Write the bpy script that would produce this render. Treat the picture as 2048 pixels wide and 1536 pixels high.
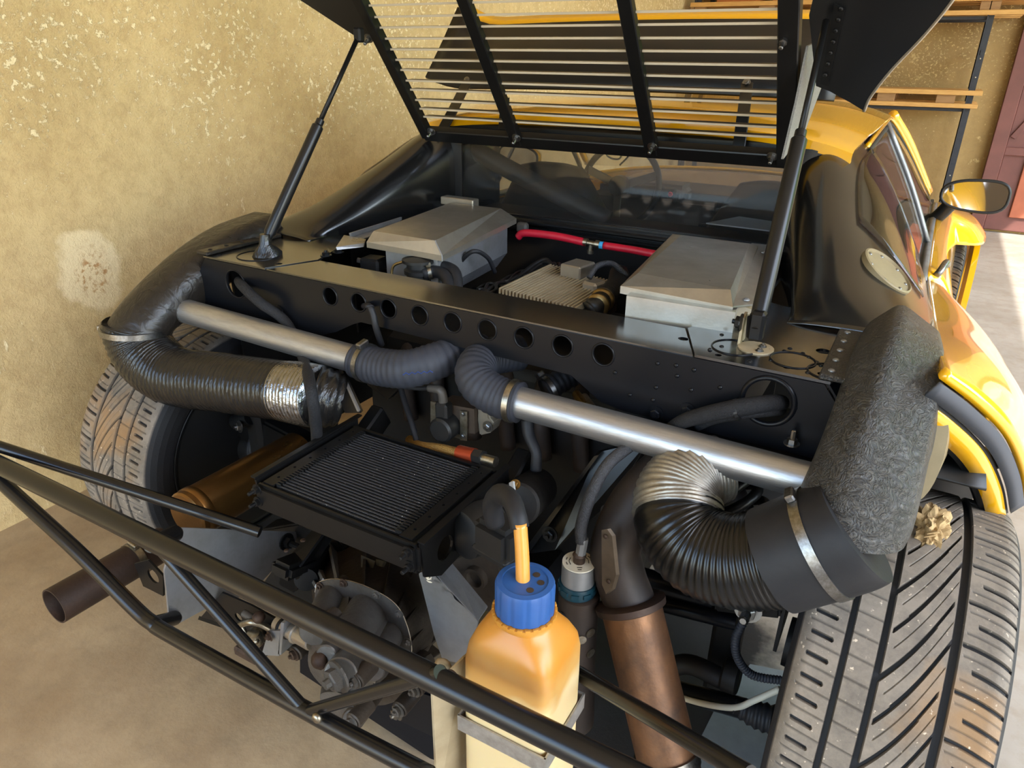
import bpy, bmesh, math, random
from mathutils import Vector as V, Matrix
random.seed(7)
for o in list(bpy.data.objects): bpy.data.objects.remove(o)
SC = bpy.context.scene
COL = SC.collection
PI = math.pi

# ------------------------------------------------------------------ camera
# car space: x to the car's right, y forward, z up; rear axle at y=0, floor at z=0
CAM = V((.682, -1.047, 1.222)); FPX = 1420.0
_p, _y, _r = math.radians(24.61), math.radians(29.57), math.radians(.72)
FWD = V((-math.sin(_y)*math.cos(_p), math.cos(_y)*math.cos(_p), -math.sin(_p)))
_R0 = V((math.cos(_y), math.sin(_y), 0)); _U0 = _R0.cross(FWD)
RGT = _R0*math.cos(_r) + _U0*math.sin(_r); UPV = _U0*math.cos(_r) - _R0*math.sin(_r)
cd = bpy.data.cameras.new('camera'); cam = bpy.data.objects.new('camera', cd); COL.objects.link(cam)
m = Matrix((RGT, UPV, -FWD)).transposed().to_4x4(); m.translation = CAM
cam.matrix_world = m
cd.sensor_width = 36; cd.lens = FPX/2048*36; cd.clip_start = .02; cd.clip_end = 200
SC.camera = cam

# ------------------------------------------------------------------ world, sun, exposure
W = bpy.data.worlds.new('sky'); SC.world = W; W.use_nodes = True
nt = W.node_tree; bg = nt.nodes['Background']
sk = nt.nodes.new('ShaderNodeTexSky'); sk.sky_type = 'NISHITA'; sk.sun_disc = False
sk.sun_elevation = math.radians(52); sk.sun_rotation = math.radians(105); sk.air_density = 1.2; sk.dust_density = 1.5
nt.links.new(sk.outputs[0], bg.inputs[0]); bg.inputs[1].default_value = .58
sl = bpy.data.lights.new('sun', 'SUN'); sl.energy = 4.2; sl.angle = .009; sl.color = (1, .97, .93)
so = bpy.data.objects.new('sun', sl); COL.objects.link(so)
SUN_TO = V((.62, -.64, .88)).normalized()
so.rotation_euler = SUN_TO.to_track_quat('Z', 'Y').to_euler()
SC.view_settings.view_transform = 'Standard'; SC.view_settings.look = 'None'
SC.view_settings.exposure = 1.45; SC.view_settings.gamma = 1; SC.view_settings.use_curve_mapping = False

# ------------------------------------------------------------------ helpers
def P(px, py, x=None, y=None, z=None):
    """point of the place that the photograph shows at (px, py), on the plane x=, y= or z="""
    d = RGT*((px-1024)/FPX) - UPV*((py-768)/FPX) + FWD
    for i, v in enumerate((x, y, z)):
        if v is not None: return CAM + d*((v-CAM[i])/d[i])
def PPl(px, py, o, n):
    d = RGT*((px-1024)/FPX) - UPV*((py-768)/FPX) + FWD
    return CAM + d*((V(o)-CAM).dot(n)/d.dot(n))
def lin(c):
    return tuple(((v/255)/12.92 if v/255 <= .04045 else ((v/255+.055)/1.055)**2.4) for v in c)
def tag(o, label=None, cat=None, group=None, kind=None):
    if label: o['label'] = label
    if cat: o['category'] = cat
    if group: o['group'] = group
    if kind: o['kind'] = kind
    return o
def thing(name, loc, label, cat, group=None):
    o = bpy.data.objects.new(name, None); COL.objects.link(o); o.location = loc; o.empty_display_size = .05
    return tag(o, label, cat, group)
def setpar(o, parent):
    if parent is not None:
        o.parent = parent
        if parent.parent is None: o.matrix_parent_inverse = Matrix.Translation(-V(parent.location))
def mesh(name, vs, fs, mat, parent=None, smooth=None, label=None):
    me = bpy.data.meshes.new(name); me.from_pydata([tuple(v) for v in vs], [], fs); me.update()
    return link(name, me, mat, parent, smooth, label)
def link(name, me, mat, parent=None, smooth=None, label=None):
    if mat and not me.materials: me.materials.append(MT[mat])
    if smooth:
        me.polygons.foreach_set('use_smooth', [True]*len(me.polygons))
        if smooth is not True: me.set_sharp_from_angle(angle=math.radians(smooth))
    o = bpy.data.objects.new(name, me); COL.objects.link(o); setpar(o, parent)
    if label: o['label'] = label
    return o
class B:
    """collects several shapes of ONE part into one mesh"""
    def __init__(s): s.v = []; s.f = []
    def add(s, vf):
        n = len(s.v); s.v += [V(v) for v in vf[0]]; s.f += [tuple(i+n for i in f) for f in vf[1]]; return s
    def done(s, name, mat, parent=None, smooth=None, label=None): return mesh(name, s.v, s.f, mat, parent, smooth, label)
def bmvf(bm):
    bm.verts.ensure_lookup_table(); bm.verts.index_update()
    r = ([v.co.copy() for v in bm.verts], [tuple(v.index for v in f.verts) for f in bm.faces]); bm.free(); return r
def box(c, s, bev=0, rot=None, seg=1):
    bm = bmesh.new(); bmesh.ops.create_cube(bm, size=1)
    for v in bm.verts: v.co = V((v.co.x*s[0], v.co.y*s[1], v.co.z*s[2]))
    if bev: bmesh.ops.bevel(bm, geom=bm.edges[:], offset=bev, segments=seg, affect='EDGES')
    M_ = Matrix.Translation(V(c))
    if rot is not None: M_ = M_ @ (rot if isinstance(rot, Matrix) else Matrix.Rotation(rot[1], 4, rot[0]))
    bmesh.ops.transform(bm, matrix=M_, verts=bm.verts[:]); return bmvf(bm)
def hexa(pts, bev=0, seg=1):
    """8 corner points: bottom 4 (ring) then top 4"""
    bm = bmesh.new(); vs = [bm.verts.new(p) for p in pts]
    for f in ((3,2,1,0),(4,5,6,7),(0,1,5,4),(1,2,6,5),(2,3,7,6),(3,0,4,7)): bm.faces.new([vs[i] for i in f])
    bmesh.ops.recalc_face_normals(bm, faces=bm.faces[:])
    if bev: bmesh.ops.bevel(bm, geom=bm.edges[:], offset=bev, segments=seg, affect='EDGES')
    return bmvf(bm)
def plate(outer, holes=(), th=.003, o=None, u=None, v=None, bev=0):
    """flat sheet with holes: 2-D loops in the plane o + a*u + b*v, thickness along u x v"""
    o, u, v = V(o), V(u), V(v); n = u.cross(v).normalized()
    bm = bmesh.new(); es = []
    for lp in [outer]+list(holes):
        vs = [bm.verts.new(o+u*a+v*b) for a, b in lp]
        es += [bm.edges.new((vs[i], vs[(i+1) % len(vs)])) for i in range(len(vs))]
    bmesh.ops.triangle_fill(bm, edges=es, use_beauty=True, use_dissolve=False)
    r = bmesh.ops.extrude_face_region(bm, geom=bm.faces[:])
    for e in r['geom']:
        if isinstance(e, bmesh.types.BMVert): e.co += n*th
    bmesh.ops.recalc_face_normals(bm, faces=bm.faces[:])
    return bmvf(bm)
def circ(cx, cy, r, n=24, ry=None): return [(cx+r*math.cos(2*PI*i/n), cy+(ry or r)*math.sin(2*PI*i/n)) for i in range(n)]
def prism(pts, d, bev=0):
    """closed 3-D polygon extruded by the vector d"""
    d = V(d); n = len(pts); bm = bmesh.new()
    a = [bm.verts.new(V(p)) for p in pts]; b = [bm.verts.new(V(p)+d) for p in pts]
    bm.faces.new(a); bm.faces.new(b[::-1])
    for i in range(n): bm.faces.new((a[i], b[i], b[(i+1) % n], a[(i+1) % n]))
    bmesh.ops.recalc_face_normals(bm, faces=bm.faces[:])
    if bev: bmesh.ops.bevel(bm, geom=bm.edges[:], offset=bev, segments=2, affect='EDGES')
    return bmvf(bm)
def crom(pts, n):
    pts = [V(p) for p in pts]
    if len(pts) == 2: return [pts[0].lerp(pts[1], i/n) for i in range(n+1)]
    q = [pts[0]*2-pts[1]]+pts+[pts[-1]*2-pts[-2]]; out = []
    for k in range(1, len(q)-2):
        p0, p1, p2, p3 = q[k-1:k+3]
        for i in range(n):
            t = i/n; out.append(.5*((2*p1)+(p2-p0)*t+(2*p0-5*p1+4*p2-p3)*t*t+(3*p1-p0-3*p2+p3)*t**3))
    out.append(pts[-1]); return out
def resample(path, step):
    L = [0]
    for a, b in zip(path, path[1:]): L.append(L[-1]+(b-a).length)
    n = max(2, int(L[-1]/step)); out = []; k = 0
    for i in range(n+1):
        s = L[-1]*i/n
        while k < len(L)-2 and L[k+1] < s: k += 1
        t = (s-L[k])/max(1e-9, L[k+1]-L[k]); out.append(path[k].lerp(path[k+1], t))
    return out, L[-1]
def tube(pts, r, seg=14, n=8, caps=True, corr=0, pitch=.006, raw=False, wall=0):
    """round tube through pts; r a number or one per point; corr = depth of the corrugation"""
    path = [V(p) for p in pts] if raw or len(pts) == 2 else crom(pts, n)
    if corr:
        path, L = resample(path if len(path) > 2 else [V(p) for p in pts], pitch/4)
    m_ = len(path); rs = []
    for i in range(m_):
        t = i/(m_-1)
        if isinstance(r, (list, tuple)):
            k = t*(len(r)-1); a = min(int(k), len(r)-2); rr = r[a]+(r[a+1]-r[a])*(k-a)
        else: rr = r
        if corr: rr += corr*(.5*math.cos(i*PI/2)-.5) if True else 0
        rs.append(rr)
    vs = []; fs = []; T = (path[1]-path[0]).normalized()
    ref = V((0, 0, 1)) if abs(T.z) < .9 else V((1, 0, 0)); N = (ref-T*ref.dot(T)).normalized()
    for i in range(m_):
        T2 = (path[min(i+1, m_-1)]-path[max(i-1, 0)]).normalized()
        N = (N-T2*N.dot(T2)).normalized(); Bn = T2.cross(N)
        for k in range(seg):
            a = 2*PI*k/seg; vs.append(path[i]+(N*math.cos(a)+Bn*math.sin(a))*rs[i])
    for i in range(m_-1):
        for k in range(seg):
            a = i*seg+k; b = i*seg+(k+1) % seg; fs.append((a, b, b+seg, a+seg))
    if wall:
        n0 = len(vs); N2 = len(path)
        T = (path[1]-path[0]).normalized()
        for (i, s_) in ((0, 1), (m_-1, -1)):
            c = path[i]; base = i*seg; st = len(vs); T2 = ((path[1]-path[0]) if i == 0 else (path[-2]-path[-1])).normalized()
            for k in range(seg): vs.append(c+(vs[base+k]-c)*(1-wall))
            for k in range(seg): vs.append(c+(vs[base+k]-c)*(1-wall)+T2*rs[i]*1.6)
            for k in range(seg):
                j = (k+1) % seg
                fs.append((base+k, st+k, st+j, base+j) if i == 0 else (base+j, st+j, st+k, base+k))
                fs.append((st+k, st+seg+k, st+seg+j, st+j) if i == 0 else (st+j, st+seg+j, st+seg+k, st+k))
            fs.append(tuple(range(st+seg, st+2*seg)) if i == 0 else tuple(range(st+2*seg-1, st+seg-1, -1)))
    elif caps:
        fs.append(tuple(range(seg-1, -1, -1))); fs.append(tuple(range((m_-1)*seg, m_*seg)))
    return vs, fs
def basis(ax):
    ax = V(ax).normalized(); r = V((0, 0, 1)) if abs(ax.z) < .9 else V((1, 0, 0))
    u = (r-ax*r.dot(ax)).normalized(); return u, ax.cross(u), ax
def lathe(prof, o, ax, seg=24):
    """profile [(radius, height)] turned about the axis ax through o"""
    u, v, w = basis(ax); o = V(o); vs = []; fs = []
    for r, h in prof:
        for k in range(seg):
            a = 2*PI*k/seg; vs.append(o+w*h+(u*math.cos(a)+v*math.sin(a))*max(r, 1e-5))
    for i in range(len(prof)-1):
        for k in range(seg):
            a = i*seg+k; b = i*seg+(k+1) % seg; fs.append((a, b, b+seg, a+seg))
    fs.append(tuple(range(seg-1, -1, -1))); fs.append(tuple(range((len(prof)-1)*seg, len(prof)*seg)))
    return vs, fs
def cyl(a, b, r, seg=20, ch=0):
    a, b = V(a), V(b); L = (b-a).length
    pr = [(r-ch, 0), (r, ch), (r, L-ch), (r-ch, L)] if ch else [(r, 0), (r, L)]
    return lathe(pr, a, b-a, seg)
def loft(rings, capa=True, capb=True):
    n = len(rings[0]); vs = [V(p) for r in rings for p in r]; fs = []
    for i in range(len(rings)-1):
        for k in range(n):
            a = i*n+k; b = i*n+(k+1) % n; fs.append((a, b, b+n, a+n))
    if capa: fs.append(tuple(range(n-1, -1, -1)))
    if capb: fs.append(tuple(range((len(rings)-1)*n, len(rings)*n)))
    return vs, fs
def sring(c, u, v, a, b, e=2., n=32):
    """superellipse ring: e=2 round, large e square"""
    c, u, v = V(c), V(u).normalized(), V(v).normalized(); out = []
    for k in range(n):
        t = 2*PI*k/n; ct, st = math.cos(t), math.sin(t)
        out.append(c+u*(a*math.copysign(abs(ct)**(2/e), ct))+v*(b*math.copysign(abs(st)**(2/e), st)))
    return out
def grid(rows, closed=False):
    """surface through rows of points"""
    n = len(rows[0]); vs = [V(p) for r in rows for p in r]; fs = []
    for i in range(len(rows)-1):
        for k in range(n-1): a = i*n+k; fs.append((a, a+1, a+1+n, a+n))
    return vs, fs
def spline_rows(rows, nu=6, nv=6):
    r2 = [crom(r, nu) for r in rows]
    cols = [crom([r[k] for r in r2], nv) for k in range(len(r2[0]))]
    return [[c[i] for c in cols] for i in range(len(cols[0]))]
def thick(vf, th):
    """gives an open sheet real thickness"""
    bm = bmesh.new(); vs = [bm.verts.new(v) for v in vf[0]]; bm.verts.ensure_lookup_table()
    for f in vf[1]:
        try: bm.faces.new([vs[i] for i in f])
        except ValueError: pass
    bmesh.ops.recalc_face_normals(bm, faces=bm.faces[:])
    bmesh.ops.solidify(bm, geom=bm.faces[:], thickness=th)
    return bmvf(bm)
_bolt = {}
def bolt(parent, p, n, r=.006, mat='steel', h=None, kind='hex', name='bolt'):
    k = (kind, mat)
    if k not in _bolt:
        b = B()
        if kind == 'hex':
            b.add(lathe([(1.5, 0), (1.5, .22), (1.02, .22)], (0, 0, 0), (0, 0, 1), 16)); b.add(lathe([(1.0, .22), (1.05, .9), (.85, 1.0)], (0, 0, 0), (0, 0, 1), 6)); b.add(lathe([(.45, 1.0), (.42, 1.5)], (0, 0, 0), (0, 0, 1), 8))
        elif kind == 'rivet': b.add(lathe([(1, 0), (.95, .25), (.6, .5), (.2, .58)], (0, 0, 0), (0, 0, 1), 10))
        elif kind == 'stud': b.add(lathe([(1.7, 0), (1.7, .3), (1.2, .3)], (0, 0, 0), (0, 0, 1), 16)); b.add(lathe([(1.1, .3), (1.1, 1.3), (.6, 1.4)], (0, 0, 0), (0, 0, 1), 6)); b.add(lathe([(.6, 1.3), (.6, 3.2), (.4, 3.4)], (0, 0, 0), (0, 0, 1), 8))
        me = bpy.data.meshes.new(name); me.from_pydata([tuple(v) for v in b.v], [], b.f); me.materials.append(MT[mat]); _bolt[k] = me
    o = bpy.data.objects.new(name, _bolt[k]); COL.objects.link(o); setpar(o, parent)
    u, v, w = basis(n); M_ = Matrix((u, v, w)).transposed().to_4x4()
    o.matrix_basis = Matrix.Translation(V(p)) @ M_ @ Matrix.Scale(r, 4)
    return o

# ------------------------------------------------------------------ materials
MT = {}
def mat(name, c, rough=.5, metal=0, c2=None, nscale=8, namt=.5, bump=0, bscale=60, coat=0, rvar=0, trans=0, alpha=1, spec=.5, dist=0, stretch=None, detail=5, contrast=None, sheen=0, ior=1.45):
    m_ = bpy.data.materials.new(name); m_.use_nodes = True; MT[name] = m_
    n = m_.node_tree.nodes; l = m_.node_tree.links; bs = n['Principled BSDF']
    bs.inputs['Base Color'].default_value = (*lin(c), 1); bs.inputs['Roughness'].default_value = rough
    bs.inputs['Metallic'].default_value = metal; bs.inputs['Coat Weight'].default_value = coat; bs.inputs['Coat Roughness'].default_value = .04
    bs.inputs['Specular IOR Level'].default_value = spec; bs.inputs['Transmission Weight'].default_value = trans; bs.inputs['Alpha'].default_value = alpha
    bs.inputs['IOR'].default_value = ior
    if c2 or bump or rvar:
        tc = n.new('ShaderNodeTexCoord'); mp = n.new('ShaderNodeMapping'); l.new(tc.outputs['Object'], mp.inputs[0])
        if stretch: mp.inputs['Scale'].default_value = stretch
        m_['co'] = mp.name
    if c2 or rvar:
        nz = n.new('ShaderNodeTexNoise'); nz.inputs['Scale'].default_value = nscale; nz.inputs['Detail'].default_value = detail; nz.inputs['Roughness'].default_value = .65; nz.inputs['Distortion'].default_value = dist
        l.new(mp.outputs[0], nz.inputs['Vector'])
        rp = n.new('ShaderNodeMapRange'); lo, hi = contrast or (.5-.25, .5+.25)
        rp.inputs[1].default_value = lo; rp.inputs[2].default_value = hi; l.new(nz.outputs['Fac'], rp.inputs[0])
        if c2:
            mx = n.new('ShaderNodeMix'); mx.data_type = 'RGBA'; mx.inputs[6].default_value = (*lin(c), 1); mx.inputs[7].default_value = (*lin(c2), 1)
            rp.inputs[4].default_value = namt*2 if namt < .5 else 1
            l.new(rp.outputs[0], mx.inputs[0]); l.new(mx.outputs[2], bs.inputs['Base Color']); m_['mix'] = mx.name
        if rvar:
            rr = n.new('ShaderNodeMapRange'); rr.inputs[3].default_value = rough-rvar; rr.inputs[4].default_value = rough+rvar
            l.new(nz.outputs['Fac'], rr.inputs[0]); rr.inputs[1].default_value = .3; rr.inputs[2].default_value = .7; l.new(rr.outputs[0], bs.inputs['Roughness'])
    if bump:
        nb = n.new('ShaderNodeTexNoise'); nb.inputs['Scale'].default_value = bscale; nb.inputs['Detail'].default_value = 4; nb.inputs['Distortion'].default_value = dist
        l.new(mp.outputs[0], nb.inputs['Vector']); bp = n.new('ShaderNodeBump'); bp.inputs['Strength'].default_value = bump; bp.inputs['Distance'].default_value = .004
        l.new(nb.outputs['Fac'], bp.inputs['Height']); l.new(bp.outputs[0], bs.inputs['Normal']); m_['bump'] = bp.name
    return m_
mat('satin_black', (18, 18, 20), .30, c2=(24, 24, 24), nscale=5, bump=.02, bscale=90, spec=.4)
mat('deck_black', (14, 15, 19), .28, c2=(17, 18, 21), nscale=4, bump=.01, bscale=200, spec=.22)
mat('frame_black', (15, 15, 16), .36, c2=(22, 21, 19), nscale=40, namt=.3, bump=.03, bscale=140, spec=.28)
mat('deck_top', (18, 18, 19), .17, c2=(22, 21, 21), nscale=4, spec=1)
MT['deck_top'].node_tree.nodes['Principled BSDF'].inputs['Coat Weight'].default_value = .6; MT['deck_top'].node_tree.nodes['Principled BSDF'].inputs['Coat Roughness'].default_value = .2
mat('sail_black', (14, 14, 15), .2, c2=(18, 18, 18), nscale=3, spec=1)
mat('tab_brown', (92, 78, 62), .5, .4, c2=(70, 58, 46), nscale=40)
mat('tube_black', (16, 16, 17), .27, c2=(30, 26, 21), nscale=60, namt=.25, bump=.02, bscale=90, contrast=(.35, .85), spec=.5)
mat('engine_dark', (12, 11, 11), .6, c2=(24, 22, 20), nscale=18, bump=.25, bscale=50, spec=.3)
mat('plastic_black', (17, 17, 18), .45, c2=(26, 26, 26), nscale=14)
mat('rubber', (24, 24, 27), .55, c2=(34, 34, 36), nscale=20, bump=.06, bscale=120, spec=.35)
mat('grey_hose', (48, 51, 60), .6, c2=(38, 39, 44), nscale=12, bump=.1, bscale=90, spec=.4)
mat('braid', (32, 33, 37), .5, .2, c2=(64, 64, 66), nscale=420, bump=.6, bscale=520)
mat('fabric_hose', (19, 19, 21), .75, c2=(38, 38, 40), nscale=300, bump=.5, bscale=420, spec=.3)
mat('wrap_black', (17, 17, 18), .22, c2=(30, 28, 26), nscale=14, bump=.55, bscale=55, stretch=(5, 1, 1))
mat('duct_black', (10, 10, 11), .3, bump=.05, bscale=80, spec=.5)
mat('fibreglass', (40, 39, 38), .40, c2=(92, 88, 80), nscale=60, bump=1.0, bscale=60, rvar=.1, dist=6, contrast=(.45, .75), spec=.5)
mat('fibreglass_left', (24, 23, 22), .36, c2=(40, 34, 28), nscale=24, bump=.9, bscale=26, rvar=.1, dist=1.5, spec=.5)
mat('foil', (170, 172, 176), .26, 1, c2=(120, 122, 126), nscale=40, bump=.9, bscale=70)
mat('foil_dull', (176, 171, 160), .42, .8, c2=(126, 119, 108), nscale=50, bump=.2, bscale=120)
mat('alu_pipe', (186, 187, 190), .42, .9, c2=(148, 146, 142), nscale=26, rvar=.08, bump=.06, bscale=150, stretch=(.4, 3, 3), detail=8)
mat('alu_sheet', (172, 165, 152), .34, .75, c2=(138, 131, 119), nscale=9, rvar=.08, bump=.04, bscale=260, detail=8)
mat('alu_plate', (150, 152, 156), .46, .6, c2=(118, 116, 112), nscale=10, rvar=.08, bump=.04, bscale=200)
mat('steel', (150, 150, 150), .35, 1, c2=(105, 100, 92), nscale=200)
mat('zinc', (176, 172, 160), .36, 1, c2=(118, 106, 86), nscale=90)
mat('rusty_bolt', (84, 66, 54), .6, .6, c2=(52, 42, 36), nscale=120)
mat('cast_alu', (112, 109, 105), .48, .65, c2=(76, 70, 64), nscale=14, bump=.3, bscale=120, detail=8)
mat('cast_dirty', (78, 69, 60), .52, .45, c2=(48, 41, 35), nscale=12, bump=.3, bscale=90, detail=8)
mat('gasket', (205, 190, 165), .6)
mat('rust_pipe', (72, 54, 44), .55, .55, c2=(46, 38, 34), nscale=18, bump=.12, bscale=140, detail=8)
mat('bronze', (150, 112, 66), .34, .9, c2=(104, 74, 42), nscale=9, rvar=.1, bump=.05, bscale=90, stretch=(1, .3, 1), detail=7)
mat('copper', (122, 84, 54), .48, .55, c2=(62, 46, 36), nscale=7, rvar=.08, bump=.12, bscale=150, detail=9, contrast=(.38, .68))
mat('header_black', (40, 36, 35), .55, .3, c2=(58, 46, 38), nscale=14, bump=.12, bscale=90)
mat('yellow', (226, 166, 10), .2, 0, coat=1, c2=(220, 158, 10), nscale=2)
mat('yellow_in', (206, 148, 30), .4)
mat('tan_grp', (136, 122, 92), .5, c2=(118, 104, 76), nscale=20)
mat('seal_grey', (70, 72, 78), .6)
mat('glass_dark', (40, 40, 40), .04, trans=0, alpha=.3, spec=.7)
mat('glass_side', (20, 24, 22), .02, alpha=.5, spec=1)
mat('glass_clear', (60, 62, 60), .03, alpha=.12, spec=.6)
mat('pale_edge', (168, 154, 130), .6)
mat('grp_grey', (120, 117, 110), .6, c2=(88, 86, 82), nscale=300, bump=.5, bscale=260)
mat('wall_brown', (104, 82, 58), .9)
mat('mirror', (225, 228, 232), .03, 1)
mat('red_hose', (190, 22, 48), .45, c2=(165, 20, 40), nscale=30)
mat('blue_tape', (60, 150, 200), .4)
mat('brass', (150, 128, 84), .35, 1, c2=(110, 90, 56), nscale=80)
mat('gold_braid', (176, 138, 74), .5, .5, c2=(112, 84, 42), nscale=420, bump=.6, bscale=520)
mat('red_anod', (150, 66, 42), .35, .6, c2=(150, 56, 30), nscale=40)
mat('blue_cap', (32, 70, 126), .42, c2=(40, 80, 134), nscale=30, bump=.03, bscale=100)
mat('amber_tube', (204, 142, 62), .3, c2=(186, 124, 46), nscale=18, coat=.2)
mat('strap_alu', (186, 182, 176), .42, .75, c2=(146, 140, 132), nscale=60, detail=8)
mat('bracket_beige', (176, 160, 130), .5, .3, c2=(150, 134, 106), nscale=20)
mat('resin_brown', (60, 48, 38), .5, c2=(46, 37, 30), nscale=60)
mat('label_white', (196, 190, 172), .5)
mat('ink', (20, 20, 22), .6)
mat('ink_blue', (26, 52, 110), .6)
mat('teal', (15, 50, 62), .4)
mat('card_grey', (150, 152, 148), .8, c2=(134, 136, 133), nscale=30)
mat('wood', (206, 160, 92), .7, c2=(176, 128, 66), nscale=14, stretch=(1, 12, 12), bump=.1, bscale=60)
mat('wood_grey', (160, 122, 78), .75, c2=(128, 94, 58), nscale=10, stretch=(1, 12, 12))
mat('steel_dark', (44, 46, 52), .5, .3, c2=(60, 60, 62), nscale=30)
mat('door_maroon', (118, 72, 62), .6, c2=(98, 60, 52), nscale=6)
mat('door_orange', (176, 98, 66), .6, c2=(150, 82, 56), nscale=6)
mat('plinth', (150, 124, 84), .85, c2=(124, 100, 66), nscale=10)
mat('carton', (186, 112, 52), .8, c2=(160, 92, 42), nscale=6)
mat('cabin_dark', (34, 33, 33), .6, c2=(46, 44, 42), nscale=20)
mat('cabin_grey', (74, 72, 70), .6)
mat('roll_bar', (66, 62, 58), .5)
mat('pale_white', (225, 228, 232), .7)
mat('red_light', (220, 30, 30), .4)
mat('ceiling', (214, 200, 172), .9)
mat('plaster_out', (206, 186, 146), .9)
mat('leaf_green', (140, 176, 50), .7, c2=(206, 216, 96), nscale=1.5)
mat('leaf_litter', (196, 168, 120), .9, c2=(140, 112, 74), nscale=120)
# ---- special materials
def N(m_, t, **k):
    n = m_.node_tree.nodes.new(t)
    for a, b in k.items(): setattr(n, a, b)
    return n
def L(m_, a, b): m_.node_tree.links.new(a, b)
def mixc(m_, fac, a, b, mode='MIX'):
    x = N(m_, 'ShaderNodeMix', data_type='RGBA', blend_type=mode)
    for s, v in ((0, fac), (6, a), (7, b)):
        if isinstance(v, (tuple, list)): x.inputs[s].default_value = (*v, 1)
        elif isinstance(v, (int, float)): x.inputs[s].default_value = v
        else: L(m_, v, x.inputs[s])
    return x.outputs[2]
def noise(m_, vec, scale, detail=5, rough=.6):
    x = N(m_, 'ShaderNodeTexNoise'); x.inputs['Scale'].default_value = scale; x.inputs['Detail'].default_value = detail; x.inputs['Roughness'].default_value = rough
    L(m_, vec, x.inputs['Vector']); return x.outputs['Fac']
def rng(m_, v, a, b, c=0, d=1):
    x = N(m_, 'ShaderNodeMapRange'); x.inputs[1].default_value = a; x.inputs[2].default_value = b; x.inputs[3].default_value = c; x.inputs[4].default_value = d
    L(m_, v, x.inputs[0]); return x.outputs[0]
def mth(m_, op, a, b=None):
    x = N(m_, 'ShaderNodeMath', operation=op)
    for i, v in enumerate((a, b)):
        if v is None: continue
        if isinstance(v, (int, float)): x.inputs[i].default_value = v
        else: L(m_, v, x.inputs[i])
    return x.outputs[0]
def base(name, rough):
    m_ = bpy.data.materials.new(name); m_.use_nodes = True; MT[name] = m_
    bs = m_.node_tree.nodes['Principled BSDF']; bs.inputs['Roughness'].default_value = rough
    tc = N(m_, 'ShaderNodeTexCoord'); return m_, bs, tc.outputs['Object']
def bumpto(m_, bs, h, st, dist=.004):
    b = N(m_, 'ShaderNodeBump'); b.inputs['Strength'].default_value = st; b.inputs['Distance'].default_value = dist
    L(m_, h, b.inputs['Height']); L(m_, b.outputs[0], bs.inputs['Normal'])

def plaster(name, patch=None, ca=(208, 182, 132), cb=(188, 160, 110), cl=(240, 222, 178)):
    m_, bs, co = base(name, .9)
    sx = N(m_, 'ShaderNodeSeparateXYZ'); L(m_, co, sx.inputs[0])
    big = rng(m_, noise(m_, co, 1.1, 4), .35, .65)
    col = mixc(m_, big, lin(ca), lin(cb))
    col = mixc(m_, rng(m_, noise(m_, co, 26, 6, .7), .42, .62, 0, .3), col, lin((150, 120, 76)))
    # flecks of old limewash, thicker in a band higher up the wall
    band = rng(m_, sx.outputs[2], .55, 1.15, 0, 1)
    z2 = mth(m_, 'ADD', band, rng(m_, noise(m_, co, 2.2, 3), .3, .7, -.5, .5))
    thr = rng(m_, z2, -.1, 1.2, .71, .54)
    fl = noise(m_, co, 58, 6, .68)
    f1 = mth(m_, 'MULTIPLY', mth(m_, 'SUBTRACT', fl, thr), 22); 
    cl1 = N(m_, 'ShaderNodeClamp'); L(m_, f1, cl1.inputs[0])
    mp = N(m_, 'ShaderNodeMapping'); mp.inputs['Scale'].default_value = (1, 3.2, 1.1); mp.inputs['Rotation'].default_value = (math.radians(24), 0, 0); L(m_, co, mp.inputs[0])
    st = noise(m_, mp.outputs[0], 13, 6, .7)
    thr2 = rng(m_, noise(m_, co, 1.7, 2), .42, .62, .78, .60)
    cl2 = N(m_, 'ShaderNodeClamp'); L(m_, mth(m_, 'MULTIPLY', mth(m_, 'SUBTRACT', st, thr2), 18), cl2.inputs[0])
    fac = mth(m_, 'MAXIMUM', mth(m_, 'MULTIPLY', cl1.outputs[0], .85), mth(m_, 'MULTIPLY', cl2.outputs[0], .7))
    col = mixc(m_, fac, col, lin(cl))
    if patch:
        ds = N(m_, 'ShaderNodeVectorMath', operation='SUBTRACT'); L(m_, co, ds.inputs[0]); ds.inputs[1].default_value = tuple(patch)
        ml = N(m_, 'ShaderNodeVectorMath', operation='MULTIPLY'); L(m_, ds.outputs[0], ml.inputs[0]); ml.inputs[1].default_value = (0, 1, .82)
        ln = N(m_, 'ShaderNodeVectorMath', operation='LENGTH'); L(m_, ml.outputs[0], ln.inputs[0])
        d = mth(m_, 'ADD', ln.outputs['Value'], rng(m_, noise(m_, co, 14, 4), .3, .7, -.02, .02))
        disc = rng(m_, d, .105, .085); core = rng(m_, d, .07, .03)
        col = mixc(m_, mth(m_, 'MULTIPLY', disc, .95), col, lin((226, 204, 160)))
        sp = rng(m_, noise(m_, co, 60, 4), .5, .62)
        col = mixc(m_, mth(m_, 'MULTIPLY', mth(m_, 'MULTIPLY', core, sp), .8), col, lin((166, 112, 50)))
    L(m_, col, bs.inputs['Base Color'])
    h = mth(m_, 'ADD', mth(m_, 'MULTIPLY', noise(m_, co, 150, 5, .7), .5), mth(m_, 'ADD', noise(m_, co, 22, 4), mth(m_, 'MULTIPLY', fac, .25)))
    bumpto(m_, bs, h, .9, .006)
    return m_
plaster('plaster_left', P(185, 545, x=-1.367))
plaster('plaster_back', None, (178, 146, 92), (150, 120, 74), (222, 194, 136))

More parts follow.
